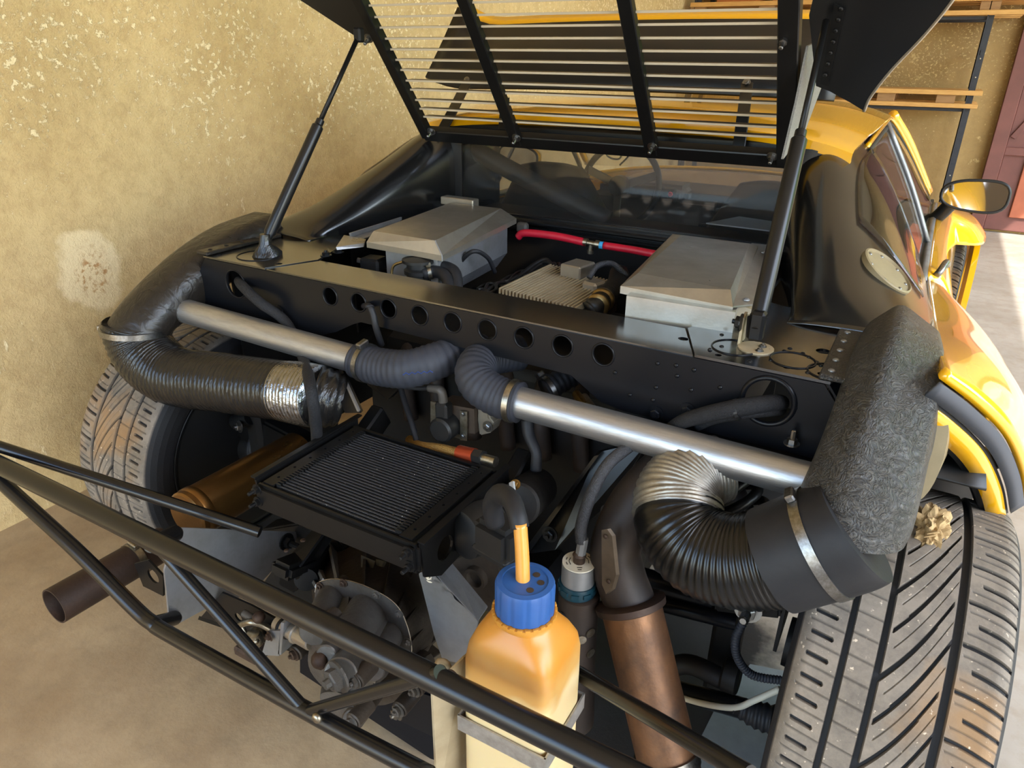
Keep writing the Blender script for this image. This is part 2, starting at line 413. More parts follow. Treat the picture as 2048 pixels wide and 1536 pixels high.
m_, bs, co = base('concrete', .62)
c0 = mixc(m_, rng(m_, noise(m_, co, 1.6, 5), .35, .65), lin((164, 157, 146)), lin((142, 134, 121)))
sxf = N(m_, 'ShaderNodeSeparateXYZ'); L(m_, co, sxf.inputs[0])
# warm bounce light of the ochre wall, painted into the floor colour leftwards
bounce = mth(m_, 'MULTIPLY', rng(m_, mth(m_, 'ADD', sxf.outputs[0], rng(m_, noise(m_, co, 2.5, 5), .3, .7, -.35, .35)), .75, -.15), .9)
c0 = mixc(m_, bounce, c0, mixc(m_, rng(m_, noise(m_, co, 4, 6), .35, .65), lin((172, 148, 112)), lin((146, 120, 86))))
c0 = mixc(m_, rng(m_, noise(m_, co, 12, 7, .7), .45, .7, 0, .45), c0, lin((122, 104, 80)))
mp = N(m_, 'ShaderNodeMapping'); mp.inputs['Scale'].default_value = (1, 1, 1); L(m_, co, mp.inputs[0])
# old oil stain under the engine bay
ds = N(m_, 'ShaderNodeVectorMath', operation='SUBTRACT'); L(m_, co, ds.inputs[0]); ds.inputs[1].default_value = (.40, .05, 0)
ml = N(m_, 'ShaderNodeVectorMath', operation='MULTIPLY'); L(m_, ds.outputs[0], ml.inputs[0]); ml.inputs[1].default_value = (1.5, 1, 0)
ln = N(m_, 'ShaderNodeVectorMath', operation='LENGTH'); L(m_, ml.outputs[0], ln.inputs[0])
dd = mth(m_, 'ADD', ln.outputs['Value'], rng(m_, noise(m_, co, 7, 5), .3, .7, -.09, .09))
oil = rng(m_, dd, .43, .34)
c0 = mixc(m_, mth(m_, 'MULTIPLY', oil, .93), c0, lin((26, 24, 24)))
L(m_, c0, bs.inputs['Base Color'])
L(m_, rng(m_, noise(m_, co, 5, 4), .3, .7, .5, .72), bs.inputs['Roughness'])
bumpto(m_, bs, noise(m_, co, 40, 6, .7), .35, .004)

m_, bs, co = base('tyre_tread', .75)
at_ = N(m_, 'ShaderNodeAttribute', attribute_name='tread')
dust = mth(m_, 'MULTIPLY', at_.outputs['Fac'], rng(m_, noise(m_, co, 16, 6, .75), .3, .62, .45, 1))
c0 = mixc(m_, dust, lin((24, 24, 26)), lin((128, 117, 103)))
c0 = mixc(m_, mth(m_, 'MULTIPLY', at_.outputs['Fac'], rng(m_, noise(m_, co, 5, 4), .54, .66, 0, .75)), c0, lin((140, 106, 66)))
c0 = mixc(m_, mth(m_, 'MULTIPLY', at_.outputs['Fac'], rng(m_, noise(m_, co, 130, 3, .6), .66, .72)), c0, lin((196, 180, 156)))
L(m_, c0, bs.inputs['Base Color']); bumpto(m_, bs, noise(m_, co, 190, 4, .7), .3, .002)

m_, bs, co = base('bottle_plastic', .35)
sx = N(m_, 'ShaderNodeSeparateXYZ'); L(m_, co, sx.inputs[0])
lev = mth(m_, 'ADD', sx.outputs[2], rng(m_, noise(m_, co, 14, 4), .3, .7, -.012, .012))
lev2 = mth(m_, 'ADD', lev, mth(m_, 'MULTIPLY', sx.outputs[0], .25))
c0 = mixc(m_, rng(m_, lev, .505, .525), lin((203, 180, 134)), lin((188, 143, 78)))
c0 = mixc(m_, rng(m_, lev2, .64, .67, 0, .9), c0, lin((184, 121, 38)))
sp = rng(m_, noise(m_, co, 60, 5, .7), .66, .74, 0, .6)
c0 = mixc(m_, mth(m_, 'MULTIPLY', sp, rng(m_, lev, .46, .38)), c0, lin((120, 92, 58)))
L(m_, c0, bs.inputs['Base Color']); bs.inputs['Subsurface Weight'].default_value = .25; bs.inputs['Subsurface Radius'].default_value = (.03, .018, .008); bs.inputs['Subsurface Scale'].default_value = .6

m_, bs, co = base('cooler_fins', .5)
mp = N(m_, 'ShaderNodeMapping'); L(m_, co, mp.inputs[0])
c0 = mixc(m_, rng(m_, noise(m_, co, 210, 2), .73, .75), lin((25, 25, 26)), lin((210, 200, 185)))
L(m_, c0, bs.inputs['Base Color'])
wv = N(m_, 'ShaderNodeTexWave', wave_type='BANDS', bands_direction='X'); wv.inputs['Scale'].default_value = 150; L(m_, co, wv.inputs['Vector'])
bumpto(m_, bs, wv.outputs['Fac'], .6, .002)

# ------------------------------------------------------------------ the place
def struct(name, vf, mt, parent=None, smooth=None):
    o = mesh(name, vf[0], vf[1], mt, parent, smooth)
    if parent is None: o['kind'] = 'structure'
    return o
XL, YB, ZC, XR = -1.367, 5.86, 3.0, 3.1
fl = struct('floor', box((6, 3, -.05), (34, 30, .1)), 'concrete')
struct('wall_left', box((XL-.1, 1.43, 1.5), (.2, 9.06, 3.0)), 'plaster_left')
struct('wall_back', box(((XL+XR)/2-.05, YB+.1, 1.5), (XR-XL+.5, .2, 3.0)), 'plaster_back')
struct('ceiling', box(((XL+XR)/2, 1.4, ZC+.06), (XR-XL+.4, 9.1, .12)), 'ceiling')
# right side: wide open garage doorway under a lintel
wr = B().add(box((XR+.1, 5.83, 1.5), (.2, .24, 3.0))).add(box((XR+.1, 1.2, 2.95), (.2, 9.0, .1)))
struct('wall_right', (wr.v, wr.f), 'plaster_out')
wq = B().add(box(((XL+XR)/2, -3.2, 2.72), (XR-XL+.4, .2, .56))).add(box((2.2, -3.2, 1.225), (2.2, .2, 2.45)))
struct('wall_rear', (wq.v, wq.f), 'wall_brown')
# plinth on the back wall
struct('baseboard_back', box(((XL+1.02)/2, YB-.02, .06), (1.02-XL, .04, .12)), 'plinth')

# door in the back wall: dark frame, maroon leaf, orange lower corner seen at the edge
dx0 = 1.02
fr = struct('door_1', box((dx0+.06, YB-.04, 1.06), (.10, .10, 2.12), .004), 'door_maroon')
b = struct('door_leaf', box((dx0+.50, YB-.02, 1.06), (.78, .05, 2.08), .006), 'door_maroon', fr)
struct('door_rail', box((dx0+.50, YB-.055, .62), (.78, .03, .06), .004), 'door_maroon', b)
struct('door_panel', box((dx0+.56, YB-.056, .36), (.60, .02, .46), .004), 'door_orange', b)
struct('door_brace', box((dx0+.40, YB-.05, 1.2), (.04, .02, 1.1), .003, ('Y', .5)), 'door_maroon', b)
# steel shelving rack with wooden pallets against the back wall
rk = thing('shelving_rack', (-.2, 5.55, 0), 'dark steel shelving rack standing along the back wall', 'rack')
for px_ in (.80, -1.25):
    for yy in (5.32, 5.76):
        pb = B()
        pb.add(box((px_-.018, yy, 1.2), (.006, .05, 2.4))).add(box((px_, yy+(.022 if yy < 5.5 else -.022), 1.2), (.042, .006, 2.4)))
        po = pb.done('post', 'steel_dark', rk)
        for zz in (.35, .47, 1.14, 1.26): bolt(po, (px_-.0, yy-.02, zz), (0, -1, 0), .006, 'zinc', kind='rivet')
for zz in (.922, 1.516):
    for yy in (5.34, 5.74): mesh('shelf_beam', *box((-.22, yy, zz), (2.02, .03, .022), .002), 'steel_dark', rk)
for zz in (.35, 1.3): mesh('side_brace', *box((.80, 5.54, zz), (.012, .42, .03)), 'steel_dark', rk)
def pallet(x0, x1, z, label, mt='wood'):
    t = thing('wooden_pallet', ((x0+x1)/2, 5.54, z), label, 'pallet', 'pallets on the steel rack')
    for k, yy in enumerate((5.32, 5.43, 5.54, 5.65, 5.76)):
        mesh('plank', *box(((x0+x1)/2, yy, z+.103), (x1-x0, .085, .032), .002), mt, t)
    for k, yy in enumerate((5.32, 5.54, 5.76)):
        mesh('bottom_plank', *box(((x0+x1)/2, yy, z+.016), (x1-x0-.02, .085, .030), .002), mt, t)
    for xx in (x0+.06, (x0+x1)/2, x1-.22):
        for yy in (5.33, 5.54, 5.75): mesh('block', *box((xx, yy, z+.059), (.12, .07, .056), .002), 'wood_grey', t)
    return t
pallet(-.35, .87, .935, 'bare wooden pallet on the lower level of the steel rack')
pallet(-.05, 1.0, 1.53, 'pale wooden pallet at the end of the upper rack level')
pallet(-1.3, -.1, 1.53, 'pale wooden pallet on the upper rack level behind the louvres')
for i, (xx, w, h, mt, lb) in enumerate(((-.95, .34, .30, 'carton', 'brown cardboard box on the upper pallet nearest the left wall'), (-.50, .36, .24, 'carton', 'orange brown cardboard box in the middle of the upper pallet'), (.05, .40, .2, 'wood', 'pale wooden crate on the upper pallet seen above the louvres'))):
    t = thing('storage_box' if mt == 'carton' else 'wooden_crate', (xx, 5.55, 1.645), lb, 'box')
    mesh('body', *box((xx, 5.55, 1.641+h/2), (w, .34, h), .004), mt, t)
    mesh('lid_flap', *box((xx, 5.47, 1.643+h), (w-.01, .16, .005)), mt, t)
    mesh('lid_flap', *box((xx, 5.63, 1.644+h), (w-.01, .165, .005)), mt, t)
# greenery beyond the open right-hand doorway (seen mirrored in the side glass)
def bush(c, r, lb):
    random.seed(int(c[1]*10)); bm = bmesh.new(); bmesh.ops.create_icosphere(bm, subdivisions=5, radius=1)
    from mathutils import noise as mn
    for v in bm.verts:
        d = 1+.35*mn.noise(v.co*1.7+V(c))+.22*mn.noise(v.co*6)+.12*mn.noise(v.co*15)
        v.co = V((v.co.x*r*d, v.co.y*r*d*1.1, v.co.z*r*1.15*d))+V((c[0], c[1], r*1.02))
    t = thing('bush', (c[0], c[1], 0), lb, 'bush', 'bushes outside the doorway')
    o = mesh('foliage', *bmvf(bm), 'leaf_green', t)
    mesh('stem', *tube([(c[0], c[1], 0), (c[0], c[1], r)], .08), 'wood_grey', t)
bush((9, 6, 0), 2.6, 'round bright green bush outside the doorway nearest the back wall')
bush((9.5, 13, 0), 2.8, 'tall bright green bush outside beyond the back corner')
bush((10.5, -1.5, 0), 1.6, 'low green bush outside the doorway level with the wheel')
# ------------------------------------------------------------------ the car: body
car = thing('car', (0, .9, 0), 'yellow and black mid-engined sports car with its rear clip removed', 'car')
def mir(vf): return [V((-v[0], v[1], v[2])) for v in vf[0]], [tuple(reversed(f)) for f in vf[1]]
# --- black rear cross member with lightening holes
zt, yf = .829, -.08
out = [(-.618, .829), (.618, .829), (.69, .737), (.672, .716), (.34, .716), (.30, .722), (.245, .757), (-.195, .765), (-.215, .757), (-.262, .732), (-.30, .718), (-.34, .716), (-.672, .716), (-.69, .737)]
holes = [circ(-.268+.0708*i, .804, .0172, 28) for i in range(9)] + [circ(-.533, .786, .026, 28, .031), circ(.551, .787, .033, 32)]
cm = mesh('cross_member', *plate(out, holes, .004, (0, yf, 0), (1, 0, 0), (0, 0, 1)), 'deck_black', car)
def ring(name, c, n, r, par, w=.0022, mt='deck_black'):
    u, v, w_ = basis(n); pts = [V(c)+(u*math.cos(2*PI*k/36)+v*math.sin(2*PI*k/36))*r for k in range(37)]
    return mesh(name, *tube(pts, w, 8, raw=True, caps=False), mt, par, True)
for i in range(9): ring('hole_rim', (-.268+.0708*i, yf-.004, .804), (0, 1, 0), .018, cm, .0018)
ring('hole_rim', (.551, yf-.004, .787), (0, 1, 0), .0355, cm, .004)
ring('hole_rim', (-.533, yf-.004, .786), (0, 1, 0), .0295, cm, .0015)
# top plates with seams
def pl(name, pts, z0, mt='deck_top', th=.004, hol=(), par=None):
    return mesh(name, *plate(pts, hol, th, (0, 0, z0), (1, 0, 0), (0, 1, 0)), mt, par or car)
pl('top_plate', [(-.437, -.082), (.437, -.082), (.393, .022), (-.39, .022)], .8285, hol=[circ(.43-.025, -.025, .0085, 16, .0075)])
rd = [(.440, -.083), (.625, -.083), (.66, .02), (.67, .13), (.60, .19), (.47, .235), (.397, .022)]
dkR = pl('deck_plate', rd, .830, hol=[circ(.600, .03, .011, 18), circ(.565, -.062, .0055, 12), circ(.47, -.067, .005, 12), circ(.61, -.06, .0055, 12)])
dkL = pl('deck_plate', [(-x, y) for x, y in reversed(rd)], .830, hol=[circ(-.44, -.045, .007, 14), circ(-.60, -.06, .005, 12)])
for (cx, cy, r) in ((.482, -.025, .032), (.567, -.03, .031), (.62, -.048, .03)): ring('pressed_ring', (cx, cy, .8344), (0, 0, 1), r, dkR, .0014)
ring('pressed_ring', (-.525, -.02, .8344), (0, 0, 1), .045, dkL, .0014)
for (cx, cy) in ((.452, .02), (.465, -.03), (.515, -.068), (.593, -.066), (.53, -.008), (.54, -.046), (.55, .0), (.585, -.005), (.575, .005), (.598, -.02), (.605, -.03), (.555, .015), (.50, .055)):
    bolt(dkR, (cx, cy, .834), (0, 0, 1), .0035, 'deck_black', kind='rivet', name='rivet')
for px_, py_ in ((1315, 727), (1352, 731), (1388, 740), (1354, 752), (1312, 775), (1306, 800), (1382, 780), (1440, 775), (1590, 816), (1260, 790), (1230, 745), (1420, 700)):
    bolt(cm, P(px_, py_, y=-.0845), (0, -1, 0), .0035, 'deck_black', kind='rivet', name='rivet')
for px_, py_ in ((1375, 820), (1312, 826), (558, 622)): bolt(cm, P(px_, py_, y=-.0845), (0, -1, 0), .008, 'deck_black')
# bottom flange, studs
for s in (-1, 1):
    mesh('flange', *box((s*.505, -.094, .712), (.36, .036, .004)), 'deck_black', car)
    mesh('gusset', *prism([(s*.62, -.08, .829), (s*.69, -.08, .737), (s*.69, .1, .737), (s*.66, .1, .829)], (s*.003, 0, .001)), 'deck_black', car)
bolt(cm, P(1583, 888, y=-.10), (0, 0, 1), .0065, 'steel', kind='stud', name='stud')
bolt(cm, (-.635, -.098, .714), (0, 0, 1), .004, 'steel', kind='stud', name='stud')
bolt(cm, (-.585, -.098, .714), (0, 0, 1), .004, 'steel', kind='stud', name='stud')
for s, x in ((-1, -.41), (-1, -.43)): pass
for c in ((-.405, .055), (-.402, .09)): bolt(dkL, (c[0], c[1], .834), (0, 0, 1), .008, 'deck_black')
# --- sail panels (buttresses) beside the engine bay
S = [(.13, [(.53, .832), (.565, .836), (.62, .838), (.67, .838), (.715, .836), (.74, .835)]),
     (.19, [(.527, .832), (.532, .852), (.570, .866), (.63, .866), (.69, .850), (.74, .83)]),
     (.29, [(.503, .832), (.507, .885), (.545, .908), (.60, .903), (.668, .868), (.738, .815)]),
     (.44, [(.462, .83), (.466, .945), (.502, .982), (.557, .972), (.635, .910), (.736, .80)]),
     (.60, [(.43, .83), (.434, 1.0), (.474, 1.05), (.53, 1.038), (.612, .958), (.73, .78)]),
     (.80, [(.42, .83), (.425, 1.03), (.475, 1.075), (.53, 1.058), (.605, .97), (.722, .765)])]
rows = [[(x, y, z) for x, z in r] for y, r in S]
R2 = spline_rows(rows, 8, 6)
sail = thick(grid(R2), -.004)
spR = mesh('sail_panel', *sail, 'sail_black', car, True); spL = mesh('sail_panel', *mir(sail), 'sail_black', car, True)
# quarter window glass on the outer face, and its dark edge
def onsail(i, j): return R2[min(i, len(R2)-1)][min(j, len(R2[0])-1)]
qr = [[onsail(i, j)+V((.004, -.001, .004)) for j in range(26, 39)] for i in range(17, 31)]
qw = thick(grid(qr), -.003)
q1 = mesh('quarter_window', *qw, 'glass_side', car, True); q2 = mesh('quarter_window', *mir(qw), 'glass_side', car, True)
# recessed round cover on the outer face
i0, j0 = 14, 31
c0 = onsail(i0, j0); du = (onsail(i0+2, j0)-onsail(i0-2, j0)).normalized(); dv = (onsail(i0, j0+2)-onsail(i0, j0-2)).normalized(); nn = dv.cross(du).normalized()
if nn.x < 0: nn = -nn
for s in (1,):
    c_ = V((s*c0.x, c0.y, c0.z)); n_ = V((s*nn.x, nn.y, nn.z))
    fc = mesh('filler_cover', *lathe([(.052, -.012), (.052, .008), (.049, .0095), (.047, .0055), (.03, .006), (.001, .006)], c_, n_, 40), 'tan_grp', car, 40)
    u_, v_, _ = basis(n_)
    for k in range(7): a = k*2*PI/7; bolt(fc, c_+n_*.0058+(u_*math.cos(a)+v_*math.sin(a))*.041, n_, .0035, 'steel', kind='rivet', name='screw')
# --- yellow roof
def roofz(x, y):
    t = [(.58, 1.100), (.75, 1.126), (1.0, 1.142), (1.25, 1.14), (1.5, 1.11)]
    for (a, za), (b_, zb) in zip(t, t[1:]):
        if y <= b_: zc = za+(zb-za)*max(0, (y-a)/(b_-a)); break
    return zc-.12*x*x-.9*max(0, abs(x)-.42)**2
rr = []
for i in range(19):
    y = .60+.9*i/18; hw = .535+.02*math.sin(i/18*PI)
    rr.append([(hw*k/12, y, roofz(hw*k/12, y)) for k in range(-12, 13)])
lip = [(x, .590, z-.016) for (x, y, z) in rr[0]]; lip2 = [(x, .606, z-.024) for (x, y, z) in rr[0]]
mesh('roof', *thick(grid([lip2, lip, [(x, .588, z-.004) for (x, y, z) in rr[0]]]+rr), -.006), 'yellow', car, 35)
rl = [[(x*.97, y, z-.03) for (x, y, z) in r] for r in rr]
mesh('headliner', *thick(grid(rl), -.004), 'cabin_dark', car, True)
# black surround under the roof lip and between the buttresses
mesh('rear_header', *box((0, .600, 1.045), (.98, .03, .055), .006), 'satin_black', car)
# --- rear bulkhead with window opening
def rrect(x0, x1, z0, z1, r, n=5):
    o = []
    for cx, cz, a0 in ((x1-r, z1-r, 0), (x0+r, z1-r, 90), (x0+r, z0+r, 180), (x1-r, z0+r, 270)):
        for k in range(n+1): a = math.radians(a0+90*k/n); o.append((cx+r*math.cos(a), cz+r*math.sin(a)))
    return o
YW = .59
bk = mesh('bulkhead', *plate([(-.47, .45), (.47, .45), (.47, 1.06), (-.47, 1.06)], [rrect(-.405, .41, .852, 1.035, .022)], .006, (0, YW, 0), (1, 0, 0), (0, 0, 1)), 'satin_black', car)
mesh('rear_window', *plate(rrect(-.407, .412, .85, 1.037, .022), (), .004, (0, YW+.006, 0), (1, 0, 0), (0, 0, 1)), 'glass_dark', car)
for z, d, h in ((.842, .03, .012), (.822, .018, .01)): mesh('sill_moulding', *box((0, YW-.006-d/2, z), (.90, d, h), .004), 'satin_black', car)
mesh('inner_side_panel', *box((-.466, .40, .72), (.006, .40, .24)), 'satin_black', car)
mesh('inner_side_panel', *box((.466, .40, .70), (.006, .40, .26)), 'satin_black', car)
for s in (-1, 1): mesh('inner_wing_panel', *box((s*.625, .29, .56), (.006, .62, .52)), 'plastic_black', car)
# --- cabin seen through the glass
cb = car
dash = B().add(box((0, 1.98, .62), (1.16, .34, .24), .04, None, 3)).add(box((-.32, 1.86, .73), (.36, .16, .08), .03, None, 3))
dsh = dash.done('dashboard', 'cabin_grey', cb, 40)
mesh('gauge_cluster', *box((-.30, 1.775, .735), (.24, .015, .06), .006), 'plastic_black', dsh)
mesh('air_vent', *box((.10, 1.80, .69), (.26, .02, .07), .01), 'plastic_black', dsh)
mesh('radio', *box((.02, 1.79, .59), (.20, .02, .09), .004), 'plastic_black', dsh)
mesh('warning_lamp', *lathe([(.010, 0), (.008, .006)], (-.20, 1.762, .74), (0, -1, 0), 12), 'red_light', dsh)
mesh('centre_console', *box((.03, 1.5, .52), (.20, .75, .22), .03, None, 2), 'cabin_dark', cb, 40)
sc_ = P(1240, 372, y=1.5); su = V((1, 0, 0)); sv = V((0, .25, .97)).normalized()
stw = mesh('steering_wheel', *tube([sc_+(su*math.cos(a)+sv*math.sin(a))*.148 for a in [2*PI*k/40 for k in range(41)]], .012, 10, raw=True, caps=False), 'plastic_black', cb, True)
for a in (.35, PI-.35, 1.5*PI): mesh('spoke', *box(sc_+(su*math.cos(a)+sv*math.sin(a))*.07, (.15, .006, .03), .002, Matrix.Rotation(-a, 4, 'Y')), 'alu_plate', stw)
mesh('hub', *lathe([(.04, 0), (.035, .03), (.01, .035)], sc_, (0, -1, .2), 20), 'plastic_black', stw, 40)
def seat(x, y=1.05):
    t = B()
    rg = [sring((x, y+.10*(z-.35)/.55*-1+.02, z), (1, 0, 0), (0, 1, 0), a, b_, 3.4, 28) for z, a, b_ in ((.32, .21, .08), (.45, .225, .085), (.62, .22, .07), (.78, .19, .06), (.88, .13, .05), (.925, .10, .04), (.935, .05, .02))]
    o = mesh('seat', *loft(rg), 'cabin_dark', cb, True)
    mesh('seat_cushion', *box((x, y+.26, .30), (.42, .46, .13), .04, None, 3), 'cabin_dark', o, True)
    return o
seat(-.33); seat(.34)
mesh('headrest_tag', *box((-.33, .985, .845), (.05, .008, .035), .008), 'pale_white', cb)
mesh('roll_bar', *tube([P(935, 292, y=.68), P(1030, 345, y=.70), P(1215, 440, y=.72)], .026, 12), 'roll_bar', cb, True)
mesh('roll_bar', *tube([(-.50, .86, .40), (-.50, .86, .98), (-.44, .86, 1.06), (.44, .86, 1.06), (.50, .86, .98), (.50, .86, .40)], .02, 12), 'roll_bar', cb, True)
mesh('belt_hook', *tube([P(1212, 288, y=.75), P(1215, 312, y=.75), P(1238, 318, y=.76), P(1246, 300, y=.77)], .0025, 8), 'steel', cb, True)
mesh('belt_hook', *tube([P(1268, 282, y=.75), P(1258, 310, y=.75), P(1240, 330, y=.76)], .0025, 8), 'steel', cb, True)
mesh('glass_reflection', *prism([P(1412, 448, y=.72), P(1478, 435, y=.80), P(1552, 446, y=.80), P(1546, 464, y=.72)], (0, 0, .003)), 'pale_white', cb)  # pale sheet standing in for a reflection on the rear window
mesh('belt_shelf', *box((.0, .70, .825), (.88, .18, .02), .006), 'cabin_dark', cb)
mesh('floor_pan', *box((0, 1.35, .17), (1.36, 1.55, .03)), 'cabin_dark', cb)
# windscreen pillars, bonnet, front wings
for s in (1, -1):
    mesh('windscreen_pillar', *tube([(s*.545, 1.45, 1.085), (s*.60, 1.65, .99), (s*.685, 2.02, .80)], .014, 10), 'yellow', car, True)
    mesh('cabin_side', *thick(grid([[(s*.70, .80, .25), (s*.70, 1.4, .25), (s*.70, 2.1, .25)], [(s*.71, .80, .74), (s*.715, 1.4, .74), (s*.70, 2.1, .76)]]), -.01), 'cabin_dark', car)
mesh('windscreen', *thick(grid([[(-.54, 1.50, 1.07), (0, 1.55, 1.095), (.54, 1.50, 1.07)], [(-.68, 2.05, .79), (0, 2.18, .79), (.68, 2.05, .79)]]), .004), 'glass_clear', car)
bn = spline_rows([[(-.72, 2.0, .74), (-.4, 2.08, .79), (0, 2.15, .80), (.4, 2.08, .79), (.72, 2.0, .74)], [(-.72, 2.4, .66), (-.4, 2.4, .72), (0, 2.4, .725), (.4, 2.4, .72), (.72, 2.4, .66)], [(-.68, 2.95, .50), (-.4, 2.95, .55), (0, 2.95, .56), (.4, 2.95, .55), (.68, 2.95, .50)]], 5, 6)
mesh('bonnet', *thick(grid(bn), -.01), 'yellow', car, True)
# side of the car: door glass, door skin, rear wing (right) and the same mirrored
gl = [[(.538, .80, 1.045), (.541, .95, 1.06), (.541, 1.2, 1.07), (.545, 1.40, 1.068), (.60, 1.62, .97), (.685, 1.97, .79)],
      [(.632, .80, .90), (.632, .95, .905), (.635, 1.2, .91), (.64, 1.40, .905), (.66, 1.62, .86), (.697, 1.97, .772)],
      [(.712, .80, .762), (.712, .95, .76), (.712, 1.2, .757), (.712, 1.40, .755), (.712, 1.62, .757), (.712, 1.97, .755)]]
G2 = spline_rows(gl, 4, 4)
def both(name, vf, mt, smooth=True):
    return [mesh(name, *vf, mt, car, smooth), mesh(name, *mir(vf), mt, car, smooth)]
dgv = thick(grid(G2), -.004)
mesh('door_window', *dgv, 'glass_side', car, True); mesh('door_window', *mir(dgv), 'glass_clear', car, True)
for s in (1, -1):
    f = lambda p: V((s*p[0], p[1], p[2]))
    mesh('window_frame', *tube([f(V(p)+V((.004, 0, .006))) for p in G2[0]], .006, 8, raw=True), 'yellow', car, True)
    mesh('window_seal', *tube([f(V(p)+V((.003, 0, -.012))) for p in G2[0]], .009, 8, raw=True), 'rubber', car, True)
    mesh('pillar_seal', *tube([f(V(r[0])+V((.006, -.004, .002))) for r in G2], .008, 8, raw=True), 'rubber', car, True)
    mesh('waist_seal', *tube([f(V(p)+V((.005, 0, .004))) for p in G2[-1]], .010, 8, raw=True), 'alu_plate', car, True)
    mesh('sliding_channel', *tube([f(V(G2[k][9])+V((.006, 0, .002))) for k in range(len(G2))], .007, 6, raw=True), 'alu_plate', car, True)
dk = spline_rows([[(.716, .86, .755), (.716, 1.4, .75), (.716, 2.0, .75)], [(.755, .87, .725), (.752, 1.4, .72), (.76, 2.0, .72)], [(.80, .88, .60), (.79, 1.4, .58), (.80, 2.0, .58)], [(.80, .9, .28), (.79, 1.4, .28), (.79, 2.0, .28)]], 6, 5)
both('door', thick(grid(dk), -.02), 'yellow')
for s in (1, -1): mesh('door_pull', *tube([(s*.735, .90, .748), (s*.748, .88, .775), (s*.758, .92, .79), (s*.762, .96, .775)], .008, 10), 'steel', car, True)
E0 = [P(1878, 757, y=-.10), P(1945, 808, y=-.07), P(2005, 870, y=-.03), P(2036, 940, y=.03), P(2046, 1000, y=.08)]
fd = [E0, [(.737, .10, .842), (.80, .12, .825), (.856, .14, .775), (.892, .17, .71), (.905, .20, .64)],
      [(.735, .38, .797), (.79, .39, .785), (.856, .40, .735), (.905, .41, .66), (.92, .43, .58)],
      [(.728, .64, .772), (.78, .65, .757), (.845, .66, .70), (.895, .66, .62), (.91, .68, .5)],
      [(.722, .845, .757), (.76, .85, .735), (.81, .86, .665), (.845, .865, .57), (.855, .87, .42)]]
F2 = spline_rows(fd, 6, 6)
mesh('rear_wing', *thick(grid(F2), -.012), 'yellow', car, True)
fl_ = [(F2[0][k], F2[1][k]) for k in range(len(F2[0]))]
edge = [V(a)+(V(a)-V(b_)).normalized()*.004+V((-.004, 0, -.016)) for a, b_ in fl_]
ed0 = [V(a) for a, b_ in fl_]
def off(l, d): return [p+V(d) for p in l]
mesh('arch_seal', *thick(grid([off(ed0, (.001, -.004, -.002)), off(ed0, (-.010, .002, -.024))]), .004), 'seal_grey', car, True)
mesh('arch_lip', *thick(grid([off(ed0, (-.013, .000, -.030)), off(ed0, (-.020, .000, -.040)), off(ed0, (-.030, .006, -.056))]), .006), 'yellow', car, True)
mesh('arch_inner', *thick(grid([off(ed0, (-.012, .006, -.026)), off(ed0, (-.034, .016, -.058)), off(ed0, (-.06, .20, -.06)), off(ed0, (-.08, .40, -.16))]), .004), 'plastic_black', car, True)
lr = [[(x, .40*math.cos(math.radians(a)), .315+.40*math.sin(math.radians(a))+(.05 if x < .75 else 0)) for x in (.64, .70, .76, .81, .835+(.045 if a < 82 else 0))] for a in range(96, -1, -8)]
mesh('wheel_arch_liner', *thick(grid(lr), .004), 'plastic_black', car, True)
# front wings with wheel arches
for s in (1, -1):
    fw = spline_rows([[(s*.72, 2.0, .745), (s*.75, 2.0, .725), (s*.78, 2.0, .68), (s*.80, 2.0, .62)],
                      [(s*.72, 2.2, .72), (s*.78, 2.18, .71), (s*.85, 2.16, .67), (s*.90, 2.15, .60)],
                      [(s*.72, 2.5, .66), (s*.79, 2.5, .66), (s*.86, 2.5, .63), (s*.905, 2.52, .57)],
                      [(s*.68, 2.95, .50), (s*.75, 2.95, .48), (s*.82, 2.95, .40), (s*.84, 2.95, .25)]], 5, 5)
    mesh('front_wing', *thick(grid(fw), -.01 if s > 0 else .01), 'yellow', car, True)
    ar = [[V((s*x, 2.36+r*math.cos(math.radians(a)), .30+r*math.sin(math.radians(a)))) for x, r in ((.872, .305), (.885, .325), (.905, .325), (.905, .30))] for a in range(-15, 200, 9)]
    mesh('front_arch_flare', *thick(grid(ar), .006), 'yellow', car, 40)
# door mirrors
for s in (1, -1):
    c = P(1949, 391, y=1.62); c = V((s*c.x, c.y, c.z)); w, h = .093, .048
    sh = [[V((c.x+(x*(1-.05*i)), c.y+yy, c.z+z)) for (x, z) in circ(0, 0, 1, 30)] for i, yy in ((0, 0),)]
    def mr(k, yy, dz=0):
        o = []
        for a in range(32):
            t = 2*PI*a/32; ct, st = math.cos(t), math.sin(t)
            o.append(V((c.x+s*(k*w*math.copysign(abs(ct)**.72, ct)), c.y+yy, c.z+dz+k*(h*math.copysign(abs(st)**.72, st))*(1.0+.18*ct)+.008*ct*0)))
        return o
    mo = mesh('door_mirror', *loft([mr(.2, .085), mr(.62, .075), mr(.9, .045), mr(1, .01), mr(1, -.006), mr(.93, -.008)] if s > 0 else [r[::-1] for r in [mr(.2, .085), mr(.62, .075), mr(.9, .045), mr(1, .01), mr(1, -.006), mr(.93, -.008)]]), 'yellow', car, True)
    mesh('mirror_rim', *tube([p for p in mr(.965, -.008)]+[mr(.965, -.008)[0]], .005, 8, raw=True, caps=False), 'plastic_black', mo, True)
    mesh('mirror_glass', *loft([mr(.93, -.0105), mr(.93, -.008)]), 'mirror', mo)
    mesh('mirror_stalk', *tube([c+V((-s*.055, .03, -.035)), c+V((-s*.085, .05, -.085)), c+V((-s*.115, .07, -.11))], .022, 10), 'plastic_black', mo, True)
